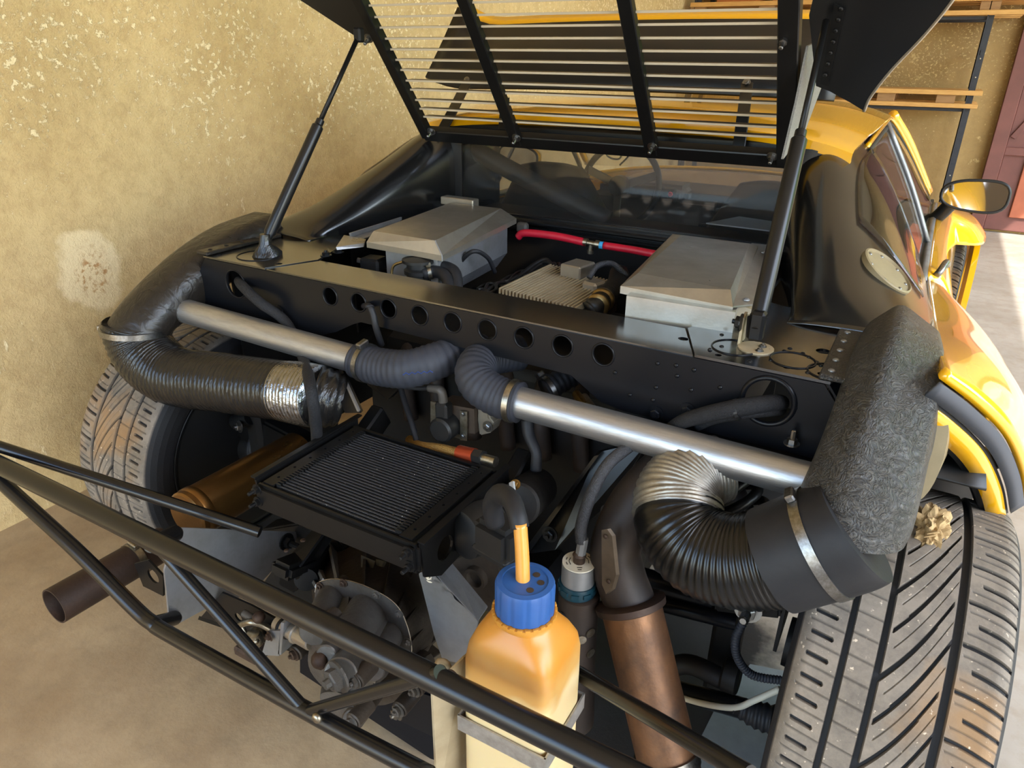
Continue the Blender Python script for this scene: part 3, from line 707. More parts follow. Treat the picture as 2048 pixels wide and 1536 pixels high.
# ------------------------------------------------------------------ wheels
TR, NTH, NU = .315, 816, 116
G1, G2_, G3 = .235, .41, .745
def skew(u):
    """sideways sweep of the tread pattern (arc length) at width fraction u"""
    if u < G2_: return .014*u/G2_
    if u < G3: t = (u-G2_)/(G3-G2_); return .014-.150*t+.014*math.sin(t*PI)
    q = (u-G3)/(1-G3); return -.136+.012*q*q
def groove(u, i):
    w = .232
    for g, hw in ((G1, .0044), (G2_, .0044), (G3, .005)):
        if abs(u-g)*w < hw: return .0075
    if u < G1:
        if .05 < u < .165 and i % 12 in (4, 5): return .006
        if u > .03 and i % 12 == 10: return .0016
    elif u < G2_:
        if i % 12 == 7: return .0016
    elif u < G3:
        t = (u-G2_)/(G3-G2_); k = (i//24) % 2; m_ = i % 24
        if k == 0 and t > .10 and (m_ in (1, 2, 3) or (m_ == 0 and t > .28)): return .0068
        if k == 1 and t < .88 and (m_ in (0, 1, 2) or (m_ == 3 and t < .70)): return .0068
        if m_ == 13 and .15 < t < .9: return .0014
    else:
        q = (u-G3)/(1-G3)
        if q > .12 and i % 24 in (6, 7): return .0058
        if q > .34 and i % 24 in (18, 19): return .0054
        if q > .14 and i % 24 in (0, 12): return .0014
    return 0
def tyre_mesh():
    prof = []
    side = [(-.098, .219), (-.108, .226), (-.118, .244), (-.1245, .264), (-.1255, .280), (-.1225, .294), (-.1185, .301)]
    prof += [(x, r, None) for x, r in side]
    for k in range(NU+1):
        u = k/NU; x = -.116+.232*u; q = abs(x)/.116; prof.append((x, TR-.0035*q*q-.006*max(0, (q-.86)/.14)**2, u))
    prof += [(-x, r, None) for x, r in reversed(side)]
    vs = []; fs = []; at_ = []; n = len(prof)
    sk_ = [skew(u)/TR if u is not None else (0 if x < 0 else skew(1)/TR) for x, r, u in prof]
    for i in range(NTH):
        th = 2*PI*i/NTH
        for (x, r, u), a in zip(prof, sk_):
            d = groove(u, i) if u is not None else 0
            rr = r-d; vs.append((x, rr*math.cos(th+a), rr*math.sin(th+a))); at_.append(0. if (d > .004 or u is None) else (.45 if d > 0 else 1.))
    for i in range(NTH):
        a = i*n; b_ = ((i+1) % NTH)*n
        for k in range(n-1): fs.append((a+k, b_+k, b_+k+1, a+k+1))
    me = bpy.data.meshes.new('tyre'); me.from_pydata(vs, [], fs); me.update()
    A = me.attributes.new('tread', 'FLOAT', 'POINT'); A.data.foreach_set('value', at_)
    me.materials.append(MT['tyre_tread']); return me
TM = tyre_mesh()
def wheel(x, y, z, left, sc=1):
    rot = Matrix.Rotation(PI, 4, 'Z') if left else Matrix.Identity(4)
    o = bpy.data.objects.new('wheel', TM); 
    # the wheel: a rim carrying the tyre as sub-part
    s = -1 if left else 1
    def X(d): return x+s*d*sc
    rim = B()
    pr = [(.219, -.102), (.224, -.104), (.226, -.100), (.214, -.092), (.205, -.07), (.20, .0), (.205, .07), (.214, .094), (.224, .104), (.218, .106), (.205, .096), (.193, .06), (.192, -.09), (.212, -.104)]
    rim.add(lathe([(r*sc, h*sc) for r, h in pr], (x, y, z), (s, 0, 0), 48))
    rim.add(lathe([(.05*sc, .03*sc), (.195*sc, .055*sc), (.195*sc, .065*sc), (.05*sc, .05*sc)], (x, y, z), (s, 0, 0), 36))
    w = rim.done('wheel', 'plastic_black', car, 35)
    t = bpy.data.objects.new('tyre', TM); COL.objects.link(t); t.parent = w
    t.matrix_basis = Matrix.Translation((x, y, z)) @ rot @ Matrix.Scale(sc, 4)
    lp = [V((X(-.109), y+.2235*sc*math.cos(a), z+.2235*sc*math.sin(a))) for a in [2*PI*k/64 for k in range(65)]]
    mesh('rim_edge', *tube(lp, .003, 8, raw=True, caps=False), 'frame_black', w, True)
    dsk = B().add(lathe([(.06*sc, -.006), (.15*sc, -.006), (.15*sc, .006), (.06*sc, .006)], (X(-.035), y, z), (s, 0, 0), 40))
    dsk.done('brake_disc', 'engine_dark', w, 35)
    mesh('hub_carrier', *lathe([(.075*sc, 0), (.07*sc, .03), (.045*sc, .045), (.042*sc, .09)], (X(-.05), y, z), (-s, 0, 0), 24), 'engine_dark', w, 35)
    mesh('brake_caliper', *box((X(-.045), y-.10*sc, z+.07*sc), (.075, .07, .13), .012, ('X', .7), 2), 'engine_dark', w, 40)
    return w
wheel(-.905+.126, 0, .315, True); wheel(.905-.126, 0, .315, False)
wheel(.755, 2.36, .29, False, .92)
# ------------------------------------------------------------------ raised engine cover with louvres
HO = V((0, .51, 1.055)); HE = V((0, -.611, .7916)); HN = V((0, -.7916, -.611))
def H(x, t, d=0): return HO+V((x, 0, 0))+HE*t+HN*d
def hbox(x0, x1, t0, t1, d0, d1, bev=.002):
    return hexa([H(x0, t0, d0), H(x1, t0, d0), H(x1, t1, d0), H(x0, t1, d0), H(x0, t0, d1), H(x1, t0, d1), H(x1, t1, d1), H(x0, t1, d1)], bev)
fr = B().add(hbox(-.475, .440, -.030, .004, -.012, .010))

cov = fr.done('engine_cover', 'frame_black', car)
cov['label'] = 'raised black louvred engine cover'
mesh('cover_crossbar', *hbox(-.475, .44, .66, .70, -.012, .01), 'frame_black', cov)
mesh('cover_rail', *hbox(-.478, -.452, -.02, .68, -.010, .014), 'frame_black', cov)
mesh('cover_rail', *hbox(.405, .440, -.02, .68, -.010, .014), 'frame_black', cov)
mesh('cover_rib', *hbox(-.214, -.186, -.02, .68, -.006, .012), 'frame_black', cov)
mesh('cover_rib', *hbox(.126, .154, -.02, .68, -.006, .012), 'frame_black', cov)
ts = []
for py_ in (267, 248, 227, 202, 180, 154, 129, 103, 76, 48, 21):
    p = PPl(1418, py_, HO, HN); ts.append((p-HO).dot(HE))
dts = (ts[-1]-ts[0])/(len(ts)-1)
for k in range(1, 12): ts.append(ts[10]+k*dts)
me = None
for t in ts:
    if t > .65: continue
    c = H(-.0235, t, 0)+V((0, .013, .001))
    if me is None:
        vf = box((0, 0, 0), (.857, .026, .0042)); o = mesh('louvre_slat', *vf, 'frame_black', cov); me = o.data; me.materials.append(MT['pale_edge'])
        for p_ in me.polygons: p_.material_index = 1 if p_.normal.y < -.9 else 0  # front faces pale tan, the rest black
    else: o = link('louvre_slat', me, None, cov)
    o.matrix_basis = Matrix.Translation(c) @ Matrix.Rotation(math.radians(4), 4, 'X')
for (px_, py_) in ((738, 76), (863, 262), (1033, 275), (1305, 293), (1545, 312), (1568, 80)): bolt(cov, PPl(px_, py_, HO+HN*.012, HN), HN, .0065, 'steel', kind='stud')
def hpoly(pts, d): return [PPl(a, b_, HO+HN*d, HN) for a, b_ in pts]
wr_ = [(1632, 172), (1660, 183), (1700, 205), (1728, 222), (1741, 193), (1782, 140), (1850, 68), (1905, 0), (1965, -90), (1660, -140), (1618, 30)]
mesh('side_wing', *prism(hpoly(wr_, -.004), HN*-.006), 'satin_black', cov)
mesh('sunlit_wing_edge', *tube(hpoly([(1728, 222), (1741, 193), (1782, 140), (1850, 68), (1905, 0), (1965, -90)], -.006), .0032, 8), 'alu_sheet', cov, True)  # bright strip added to draw the sunlit edge of the wing
wl_ = [(722, 80), (742, 66), (712, 0), (670, -100), (470, -110), (600, 0)]
mesh('side_wing', *prism(hpoly(wl_, -.004), HN*-.006), 'satin_black', cov)
mesh('rivet_strip', *prism(hpoly([(1640, 168), (1655, 172), (1690, 20), (1668, 10)], .002), HN*-.005), 'frame_black', cov)
for k in range(7): bolt(cov, PPl(1650+5.2*k, 150-22*k, HO+HN*.004, HN), HN, .004, 'frame_black', kind='rivet', name='rivet')
sk = [P(a, b_, x=.447) for a, b_ in ((1562, 318), (1606, 262), (1640, 172), (1660, 70), (1612, 92), (1590, 200))]
mesh('side_skirt', *prism(sk, (.004, 0, 0)), 'grp_grey', cov)
# roof spoiler fixed ahead of the cover
lo = []; up = []; md = []
for k in range(-14, 15):
    x = -.10+.56*k/14; e = max(0, -x-.50)
    lo.append((x, .77+.1*e, 1.150-.03*x*x+1.2*e*e)); md.append((x, .86+.1*e, 1.235-.03*x*x+1.6*e*e)); up.append((x, .945+.1*e, 1.315-.03*x*x+2.2*e*e))
sp = mesh('spoiler', *thick(grid([lo, md, up]), .006), 'satin_black', cov, True)
mesh('spoiler_edge', *thick(grid([[V(p)+V((0, .004, .004)) for p in up], [V(p)+V((0, .03, .026)) for p in up]]), .008), 'yellow', sp, True) if False else mesh('spoiler_edge', *thick(grid([[V(p)+V((0, .004, .004)) for p in up], [V(p)+V((0, .03, .026)) for p in up]]), .008), 'yellow', cov, True)
mesh('spoiler_trim', *tube([V(p)+V((0, -.003, -.006)) for p in up], .006, 8, raw=True), 'alu_plate', cov, True)
def strap(a, b_, w, th=.006):
    a, b_ = V(a), V(b_); return hexa([a+V((-w, 0, 0)), a+V((w, 0, 0)), b_+V((w, 0, 0)), b_+V((-w, 0, 0)), a+V((-w, th, 0)), a+V((w, th, 0)), b_+V((w, th, 0)), b_+V((-w, th, 0))], .001)
for q3, ww in ((((1494, 165, .70), (1486, 228, .575), (1477, 294, .555)), .013), (((1010, 195, .70), (1007, 225, .575), (1004, 260, .555)), .012), (((935, 160, .72), (905, 220, .575), (882, 262, .555)), .016)):
    a, c, d = [P(x, y, y=yy) for x, y, yy in q3]
    h_ = B().add(strap(a, c, ww)).add(strap(c, d, ww)); h_.done('hinge_arm', 'frame_black', cov)
    bolt(cov, a+V((0, -.004, .0)), (0, -1, .4), .006, 'steel')
# ------------------------------------------------------------------ gas struts
def strut(bx, top, cylfrac):
    a = V((bx, -.012, .862)); b_ = V(top); d = b_-a
    c = mesh('gas_strut', *lathe([(.006, -.001), (.0095, 0), (.0095, .018), (.0125, .024), (.0125, d.length*cylfrac-.004), (.009, d.length*cylfrac), (.009, d.length*cylfrac+.012)], a, d, 20), 'satin_black', car, 35)
    mesh('piston_rod', *cyl(a+d*cylfrac, b_, .0052, 14), 'frame_black', c, True)
    return c, a, d
sL, aL, dL = strut(-.510, P(717, 72, x=-.478), .56)
sR, aR, dR = strut(.507, P(1652, 42, x=.480), .60)
mesh('taped_boot', *loft([sring(aL+V((.0, 0, -.032)), (1, .2, 0), (0, 1, 0), .028, .026, 2.6, 16), sring(aL+V((.004, 0, -.02)), (1, .5, 0), (0, 1, 0), .024, .02, 3, 16), sring(aL+V((0, 0, -.002)), (1, 0, 0), (0, 1, 0), .012, .014, 2, 16), sring(aL+V((0, .002, .018)), (1, 0, 0), (0, 1, 0), .011, .011, 2, 16)]), 'wrap_black', sL, 40)
mesh('ball_joint', *box(aR+dR.normalized()*.008, (.022, .022, .045), .004), 'frame_black', sR)
mesh('strut_bracket', *plate([(-.018, 0), (.018, 0), (.012, .045), (-.004, .05), (-.012, .02)], (), .004, aR+V((-.02, .02, -.032)), (0, -1, 0), (0, 0, 1)), 'bracket_beige', sR)
mesh('bracket_foot', *lathe([(.026, 0), (.026, .004)], aR+V((.004, 0, -.030)), (0, 0, 1), 20), 'bracket_beige', sR)
bolt(sR, aR+V((-.022, .0, .008)), (-1, 0, 0), .009, 'frame_black')
for k in (0, 1): bolt(sR, aR+V((.012, -.012+.02*k, -.026)), (0, 0, 1), .004, 'steel')
mesh('strut_clevis', *box(V(P(718, 70, x=-.476)), (.02, .02, .03), .004), 'engine_dark', sL)
# ------------------------------------------------------------------ fibreglass intake ducts at both ends of the deck
def clamp(par, c, ax, r, w=.011, screw=None, mt='steel'):
    c = V(c); ax = V(ax).normalized()
    o = mesh('hose_clamp', *lathe([(r, -w/2), (r+.0018, -w/2), (r+.0018, w/2), (r, w/2)], c, ax, 40), mt, par, 35)
    if screw is not None:
        u = V(screw).normalized(); u = (u-ax*u.dot(ax)).normalized(); t = ax.cross(u)
        M_ = Matrix((t, ax, u)).transposed().to_4x4()
        mesh('clamp_screw', *box(c+u*(r+.006), (.024, .012, .010), .002, M_), mt, o)
    return o
def polar(poly, th):
    d = (math.cos(th), math.sin(th)); best = 0
    for (ax_, ay), (bx_, by_) in zip(poly, poly[1:]+poly[:1]):
        ex, ey = bx_-ax_, by_-ay; den = d[0]*ey-d[1]*ex
        if abs(den) < 1e-12: continue
        t = (ax_*ey-ay*ex)/den; q = (ax_*d[1]-ay*d[0])/den
        if t > 0 and -1e-6 <= q <= 1+1e-6: best = max(best, t)
    return best
def duct(s, label, mt, secs, poly):
    """loft whose section changes from poly to a circle; secs: centre, v direction, size, roundness"""
    t = thing('intake_duct', (s*.70, -.05, .6), label, 'duct'); n = 48
    rp = [polar(poly, 2*PI*k/n) for k in range(n)]
    rp = [(rp[k-1]+2*rp[k]+rp[(k+1) % n])/4 for k in range(n)]
    rg = []
    for c, v, sz, rd_, rc in secs:
        v = V(v).normalized()
        rg.append([V((s*c[0], c[1], c[2]))+V((s, 0, 0))*(math.cos(2*PI*k/n)*(rp[k]*sz*(1-rd_)+rc*rd_))+v*(math.sin(2*PI*k/n)*(rp[k]*sz*(1-rd_)+rc*rd_)) for k in range(n)])
    cols = [crom([r[k] for r in rg], 5) for k in range(n)]
    rg2 = [[c[i] for c in cols] for i in range(len(cols[0]))]
    if s < 0: rg2 = [r[::-1] for r in rg2]
    mesh('duct_shell', *loft(rg2, True, True), mt, t, 40)
    mesh('flange', *box((s*.626, .02, .839), (.034, .21, .008), .002), mt, t)
    for k in range(5): bolt(t, (s*.622, -.065+.043*k, .843), (0, 0, 1), .0048, 'alu_plate' if s > 0 else mt, kind='rivet', name='rivet')
    return t
house = [(-.060, -.045), (-.056, .026), (-.014, .070), (.052, .030), (.066, -.05), (.02, -.07), (-.06, -.065)]
dR = duct(1, 'large dark fibreglass air duct bending down beside the right rear wheel', 'fibreglass',
    [((.697, .13, .832), (0, 0, 1), .92, 0, .06), ((.697, .03, .838), (0, -.1, 1), 1, 0, .06), ((.697, -.04, .830), (0, -.45, 1), 1.03, 0, .06), ((.695, -.102, .798), (0, -.95, .95), 1.03, .1, .07),
     ((.692, -.152, .752), (0, -1, .5), 1.02, .4, .072), ((.688, -.188, .714), (0, -1, .2), 1, .8, .07), ((.684, -.205, .694), (-.1, -1, .2), 1, 1, .067)], house)
mesh('inner_collar', *loft([sring((.745, -.085, .76), (1, .2, 0), (0, .2, 1), .030, .07, 2.4, 28), sring((.757, .02, .765), (1, .2, 0), (0, .2, 1), .034, .075, 2.4, 28), sring((.76, .10, .765), (1, .2, 0), (0, .2, 1), .03, .075, 2.4, 28)]), 'tan_grp', dR, 50)
box6 = [(-.074, -.05), (-.070, .030), (-.045, .052), (.045, .050), (.068, .030), (.074, -.05)]
dL_ = duct(-1, 'large black fibreglass air duct curving down above the left rear wheel', 'fibreglass_left',
    [((.69, .15, .838), (0, 0, 1), .80, 0, .055), ((.695, .05, .820), (0, -.15, 1), .88, .05, .058), ((.70, -.04, .786), (0, -.5, 1), .95, .35, .061), ((.708, -.115, .744), (0, -.9, .9), 1, .6, .064),
     ((.713, -.168, .712), (0, -1, .5), 1, .85, .066), ((.717, -.198, .688), (0, -1, .2), 1, 1, .067), ((.718, -.207, .672), (0, -1, .1), 1, 1, .067)], box6)
# corrugated cooling hoses that the ducts feed
def hose_thing(name, loc, label, cat='hose', group=None): return thing(name, loc, label, cat, group)
hR = hose_thing('corrugated_hose', (.56, -.2, .6), 'black corrugated brake cooling hose with silver inner end beside right tyre')
a0 = V((.684, -.214, .690)); a1 = V((.612, -.226, .632))
mesh('rubber_sleeve', *tube([a0+V((.012, .003, .012)), a0, a0.lerp(a1, .5), a1], [.070, .071, .071, .070], 36, 6), 'rubber', hR, 50)
clamp(hR, a0.lerp(a1, .30), a1-a0, .0715, .013, (-.5, -.1, 1))
path = [a1+V((.02, 0, .014)), a1, V((.565, -.226, .610)), V((.515, -.218, .604)), V((.480, -.200, .618)), V((.470, -.18, .632))]
mesh('black_hose', *tube(path, .064, 36, 8, corr=.0024, pitch=.0085), 'duct_black', hR, True)
mesh('silver_hose', *tube([V((.472, -.190, .628)), V((.464, -.165, .645)), V((.474, -.13, .664)), V((.505, -.10, .672))], [.0655, .064, .058, .05], 36, 8, corr=.0030, pitch=.0058), 'foil_dull', hR, True)
hL = hose_thing('wrapped_hose', (-.5, -.2, .6), 'black taped cooling hose with silver foil end beside left tyre')
b0 = V((-.718, -.208, .676)); lp = [b0+V((.0, .004, .02)), b0, P(296, 714, y=-.212), P(350, 752, y=-.21), P(450, 766, y=-.20), P(575, 782, y=-.19)]
mesh('wrapped_tube', *tube(lp, [.067, .066, .062, .061, .060, .058], 36, 8, corr=.0022, pitch=.011), 'wrap_black', hL, True)
mesh('foil_band', *tube([P(573, 782, y=-.19), P(605, 787, y=-.188), P(640, 793, y=-.185)], [.059, .061, .060], 32, 6, corr=.0025, pitch=.008), 'foil', hL, True)
mesh('wrapped_end', *tube([P(636, 792, y=-.185), P(658, 797, y=-.175), P(682, 802, y=-.16)], [.059, .057, .050], 32, 6, corr=.004, pitch=.012), 'wrap_black', hL, True)
clamp(hL, b0+V((0, 0, .012)), (0, .1, 1), .068, .012, (-1, -.5, 0))
# ------------------------------------------------------------------ aluminium coolant pipes and grey rubber hoses
def rings_on(path, rs, par, mt, name='band'): pass
pL = thing('coolant_pipe', (-.4, -.13, .6), 'satin aluminium coolant pipe running below the left half of the cross member', 'pipe')
A, Bq = P(368, 621, y=-.13), P(735, 726, y=-.13)
mesh('pipe_body', *cyl(A, Bq, .0262, 28), 'alu_pipe', pL, 40)
mesh('elbow', *tube([A.lerp(Bq, .015), A, P(342, 611, y=-.125), P(338, 592, y=-.09), P(365, 572, y=-.05), P(410, 560, y=-.01)], .027, 20, 6), 'roll_bar', pL, 50)
pR = thing('coolant_pipe', (.4, -.13, .6), 'bright scratched aluminium coolant pipe crossing in front of the coil spring', 'pipe')
A2, B2 = P(1015, 798, y=-.13), P(1690, 982, y=-.13)
mesh('pipe_body', *cyl(A2, B2, .0262, 28), 'alu_pipe', pR, 40)
gL = thing('rubber_hose', (-.1, -.12, .68), 'grey rubber coolant hose clamped to the left aluminium pipe', 'hose')
lq = [P(716, 720, y=-.13), P(755, 733, y=-.133), P(815, 738, y=-.13), P(872, 722, y=-.10), P(920, 704, y=-.05), P(960, 698, y=.01)]
mesh('hose_body', *tube(lq, [.0350, .0352, .0352, .034, .032, .031], 28, 8, corr=.0016, pitch=.011), 'grey_hose', gL, True)
clamp(gL, lq[0].lerp(lq[1], .45), lq[1]-lq[0], .0352, .010, (-.1, -.2, 1))
mesh('ink_mark', *tube([P(806+6*k, 750-(k % 2)*4-k*.5, y=-.1690+k*.0017) for k in range(11)], .0010, 5, raw=True), 'ink_blue', gL)
gR = thing('rubber_hose', (.12, -.12, .68), 'dark grey rubber hose bending under the cross member to the right pipe', 'hose')
rq = [P(1040, 805, y=-.13), P(1003, 796, y=-.132), P(962, 772, y=-.130), P(950, 742, y=-.11), P(975, 715, y=-.06), P(1040, 705, y=.0)]
mesh('hose_body', *tube(rq, [.0345, .0348, .035, .035, .034, .033], 28, 8, corr=.0014, pitch=.010), 'grey_hose', gR, True)
clamp(gR, rq[0].lerp(rq[1], .35), rq[1]-rq[0], .0348, .010, None, 'zinc')
gS = thing('rubber_hose', (.2, 0, .66), 'short ribbed radiator hose below the cross member beside the gold fittings', 'hose')
mesh('hose_body', *tube([P(1090, 782, y=-.03), P(1125, 760, y=.0), P(1170, 735, y=.04)], .022, 20, 8, corr=.002, pitch=.01), 'rubber', gS, True)
clamp(gS, P(1098, 777, y=-.022), P(1125, 760, y=0)-P(1090, 782, y=-.03), .0225, .008, (-1, -.3, .5))
for k, q in enumerate(((1160, 802), (1175, 808))): mesh('union', *cyl(P(q[0]-8, q[1]-14, y=-.04), P(q[0]+8, q[1]+8, y=-.06), .008, 12), 'brass' if k == 0 else 'zinc', gS)
# ------------------------------------------------------------------ air boxes
def airbox(name, label, top, zc, drop, body, zb, fin=None):
    """top: near-left, near-right, far-right, far-left corners of the lid's flat top"""
    t = thing(name, (sum(p[0] for p in top)/4, sum(p[1] for p in top)/4, zb), label, 'airbox')
    return t
zt_ = .893
zl = .884
TL = [P(747, 462, z=zl), P(870, 481, z=zl), P(1002, 417, z=zl), P(902, 405, z=zl)]
aL_ = airbox('air_box', 'brushed aluminium intake box with sloping lid edges at the left of the engine bay', TL, 0, 0, 0, .78)
lowL = [P(733, 484, z=.862), P(884, 511, z=.858), P(1033, 437, z=.866), P(886, 412, z=.866)]
skL = [p+V((0, 0, -.012)) for p in lowL]
b = B(); b.add(loft([skL, lowL, TL], True, True)); b.done('lid', 'alu_sheet', aL_)
bl = [TL[0]+V((.03, .0, 0)), TL[1]+V((.005, 0, 0)), lowL[2]+V((-.02, -.01, 0)), TL[3]]
mesh('body', *loft([[V((p.x*.9+.1*bl[0].x+(.02 if i in (1, 2) else 0)*-1, p.y, .74)) for i, p in enumerate(bl)], [V((p.x, p.y, .78)) for p in bl], [V((p.x, p.y, .858)) for p in bl]]), 'alu_plate', aL_)
mesh('rear_lip', *box(TL[3].lerp(TL[2], .2)+V((-.02, .025, .0)), (.10, .03, .02), .002), 'alu_sheet', aL_)
mesh('weld_seam', *tube([TL[1], lowL[1], skL[1]], .0014, 6, raw=True), 'alu_plate', aL_)
TRc = [P(1276, 546, z=zt_), P(1461, 579, z=zt_), P(1499, 487, z=zt_), P(1363, 470, z=zt_)]
aR_ = airbox('air_box', 'brushed aluminium intake box with folded lid at the right of the engine bay', TRc, 0, 0, 0, .78)
lowR = [P(1241, 572, z=.876), P(1466, 614, z=.872), P(1516, 492, z=.885), P(1345, 468, z=.885)]
skR = [p+V((0, 0, -.013)) for p in lowR]
mesh('lid', *loft([skR, lowR, TRc], True, True), 'alu_sheet', aR_)
fb = [P(1253, 594, z=.866), P(1470, 632, z=.862), TRc[2]+V((.02, 0, -.03)), TRc[3]+V((-.01, 0, -.03))]
mesh('body', *loft([[V((p.x, p.y, .755)) for p in fb], [V((p.x, p.y, .868)) for p in fb]]), 'alu_sheet', aR_)
mesh('side_flange', *prism([P(1466, 612, z=.874), P(1506, 608, z=.868), P(1540, 490, z=.873), P(1503, 486, z=.883)], (0, 0, -.003)), 'alu_sheet', aR_)
mesh('corner_tab', *prism([P(1474, 608, z=.868), P(1516, 612, z=.862), P(1512, 622, z=.858), P(1472, 640, z=.845)], (0, .003, -.003)), 'tan_grp', aR_)
for q in ((1492, 600, .872), (1526, 505, .876)): bolt(aR_, P(q[0], q[1], z=q[2]), (0, 0, 1), .006, 'alu_plate', kind='rivet', name='rivet')
# sheet brackets to the left of the left box
br = thing('sheet_bracket', P(690, 492, z=.84), 'small folded aluminium bracket bolted between deck and left intake box', 'bracket')
mesh('bracket_plate', *prism([P(672, 494, z=.852), P(688, 470, z=.853), P(732, 478, z=.853), P(728, 486, z=.853)], (0, 0, -.003)), 'alu_sheet', br)
mesh('bracket_leg', *prism([P(672, 494, z=.852), P(728, 486, z=.853), P(726, 494, z=.846), P(674, 500, z=.846)], (0, .003, 0)), 'alu_plate', br)
sh2 = thing('side_shield', P(760, 450, z=.84), 'thin grey sheet strip beside the left intake box against the black side panel', 'panel')
mesh('strip', *prism([P(698, 466, z=.86), P(800, 434, z=.862), P(800, 440, z=.855), P(700, 474, z=.85)], (.004, .002, 0)), 'alu_plate', sh2)
mesh('fold', *prism([P(700, 474, z=.85), P(800, 440, z=.855), P(745, 470, z=.848), P(715, 482, z=.846)], (0, .002, -.003)), 'alu_plate', sh2)
# ------------------------------------------------------------------ engine
en = thing('engine', (0, .2, .2), 'dark dirty engine filling the bay below the intake boxes', 'engine')
mesh('block', *box((.02, .26, .46), (.66, .44, .44), .02), 'engine_dark', en, 40)
mesh('rear_bank', *box((.02, .13, .66), (.56, .16, .12), .02, ('X', .5)), 'engine_dark', en, 40)
mesh('sump', *box((.05, .12, .22), (.34, .36, .16), .03), 'engine_dark', en, 40)
for k in range(6):
    x = -.20+k*.08
    mesh('exhaust_runner', *tube([(x, .10, .66), (x+.01, .05, .665), (x+.02, .02, .62), (x+.03, .02, .52)], .016, 12), 'header_black', en, True)
plm = [P(1006, 588, z=.80), P(1150, 624, z=.80), P(1205, 580, z=.80), P(1095, 543, z=.80)]
plm = [V((-.012, .115, .80)), V((.175, .085, .80)), V((.185, .26, .805)), V((0, .315, .805))]
pm = mesh('ribbed_plenum', *hexa([p+V((0, 0, -.05)) for p in plm]+plm, .003), 'resin_brown', en)
for k in range(22):
    f = (k+.5)/22; a = plm[0].lerp(plm[1], f); b_ = plm[3].lerp(plm[2], f)
    mesh('rib', *hexa([a+V((-.002, 0, 0)), a+V((.002, 0, 0)), b_+V((.002, 0, 0)), b_+V((-.002, 0, 0)), a+V((-.0016, 0, .011)), a+V((.0016, 0, .011)), b_+V((.0016, 0, .011)), b_+V((-.0016, 0, .011))]), 'bracket_beige', pm)
cb_ = P(1155, 548, z=.815); mesh('sensor_block', *box(cb_+V((0, 0, .01)), (.05, .06, .028), .003, ('Z', -.15)), 'alu_sheet', en)
mesh('sensor_block', *box(P(1188, 572, z=.815), (.035, .04, .022), .005, ('Z', -.2)), 'alu_sheet', en)
q = P(1205, 600, z=.815); mesh('throttle_hose', *tube([P(1180, 622, z=.80), q, P(1232, 572, z=.81), P(1238, 548, z=.80)], .021, 18, 6, corr=.002, pitch=.012), 'plastic_black', en, True)
mesh('brass_ring', *lathe([(.0225, -.006), (.0235, 0), (.0225, .006)], q, P(1232, 572, z=.81)-P(1180, 622, z=.80), 24), 'brass', en, True)
mesh('brass_ring', *lathe([(.0215, -.003), (.0225, 0), (.0215, .003)], P(1196, 610, z=.812), P(1232, 572, z=.81)-P(1180, 622, z=.80), 24), 'brass', en, True)
mesh('braided_line', *tube([P(1178, 556, z=.83), P(1195, 532, z=.85), P(1225, 528, z=.845), P(1255, 552, z=.82)], .006, 10), 'braid', en, True)
for k in range(9):
    random.seed(k); pts = [P(960+random.uniform(-10, 10)+j*22, 585-j*9+random.uniform(-9, 9), z=.775+random.uniform(-.005, .015)) for j in range(6)]
    mesh('wire', *tube(pts, .0035, 7, 5), 'plastic_black', en, True)
for k in range(5):
    pts = [P(1030+k*15, 560-k*4, z=.78), P(1070+k*12, 528, z=.80), P(1095+k*5, 520+k*6, z=.81), P(1105+k*6, 545+k*3, z=.79)]
    mesh('wire', *tube(pts, .005, 8, 5), 'engine_dark', en, True)
# thermostat housing with two hoses in front of the left box
th = thing('coolant_filler', P(840, 560, z=.76), 'black coolant filler neck with two elbow hoses in front of the left intake box', 'filler')
nc = P(838, 548, z=.81)
mesh('neck', *lathe([(.026, -.06), (.026, .0), (.031, .002), (.031, .010), (.025, .014), (.025, .024), (.034, .026), (.034, .032), (.01, .036)], nc, (0, 0, 1), 28), 'plastic_black', th, 40)
mesh('cap_wire', *tube([nc+V((-.03, -.01, .025)), nc+V((-.055, -.015, .012)), nc+V((-.055, -.02, -.015)), nc+V((-.03, -.025, -.04))], .003, 8), 'brass', th, True)
h0 = P(856, 535, z=.815)
mesh('elbow_hose', *tube([P(846, 548, z=.815), P(872, 543, z=.82), P(893, 556, z=.815), P(900, 590, z=.79)], .0125, 16, 6), 'rubber', th, True)
mesh('elbow_hose', *tube([P(862, 536, z=.82), P(890, 534, z=.825), P(911, 548, z=.82), P(914, 588, z=.79)], .0125, 16, 6), 'rubber', th, True)
clamp(th, P(860, 545, z=.817), P(872, 543, z=.82)-P(846, 548, z=.815), .013, .008, (0, 0, 1), 'zinc')
mesh('thin_hose', *tube([P(912, 533, z=.80), P(945, 503, z=.84), P(975, 515, z=.82), P(990, 545, z=.78)], .005, 8), 'rubber', th, True)
mesh('relay_box', *box(P(748, 527, z=.80), (.05, .045, .03), .005, ('Z', .1)), 'plastic_black', th)
mesh('bar', *tube([P(715, 520, z=.80), P(770, 532, z=.79), P(830, 548, z=.78)], .006, 10), 'alu_plate', th, True)
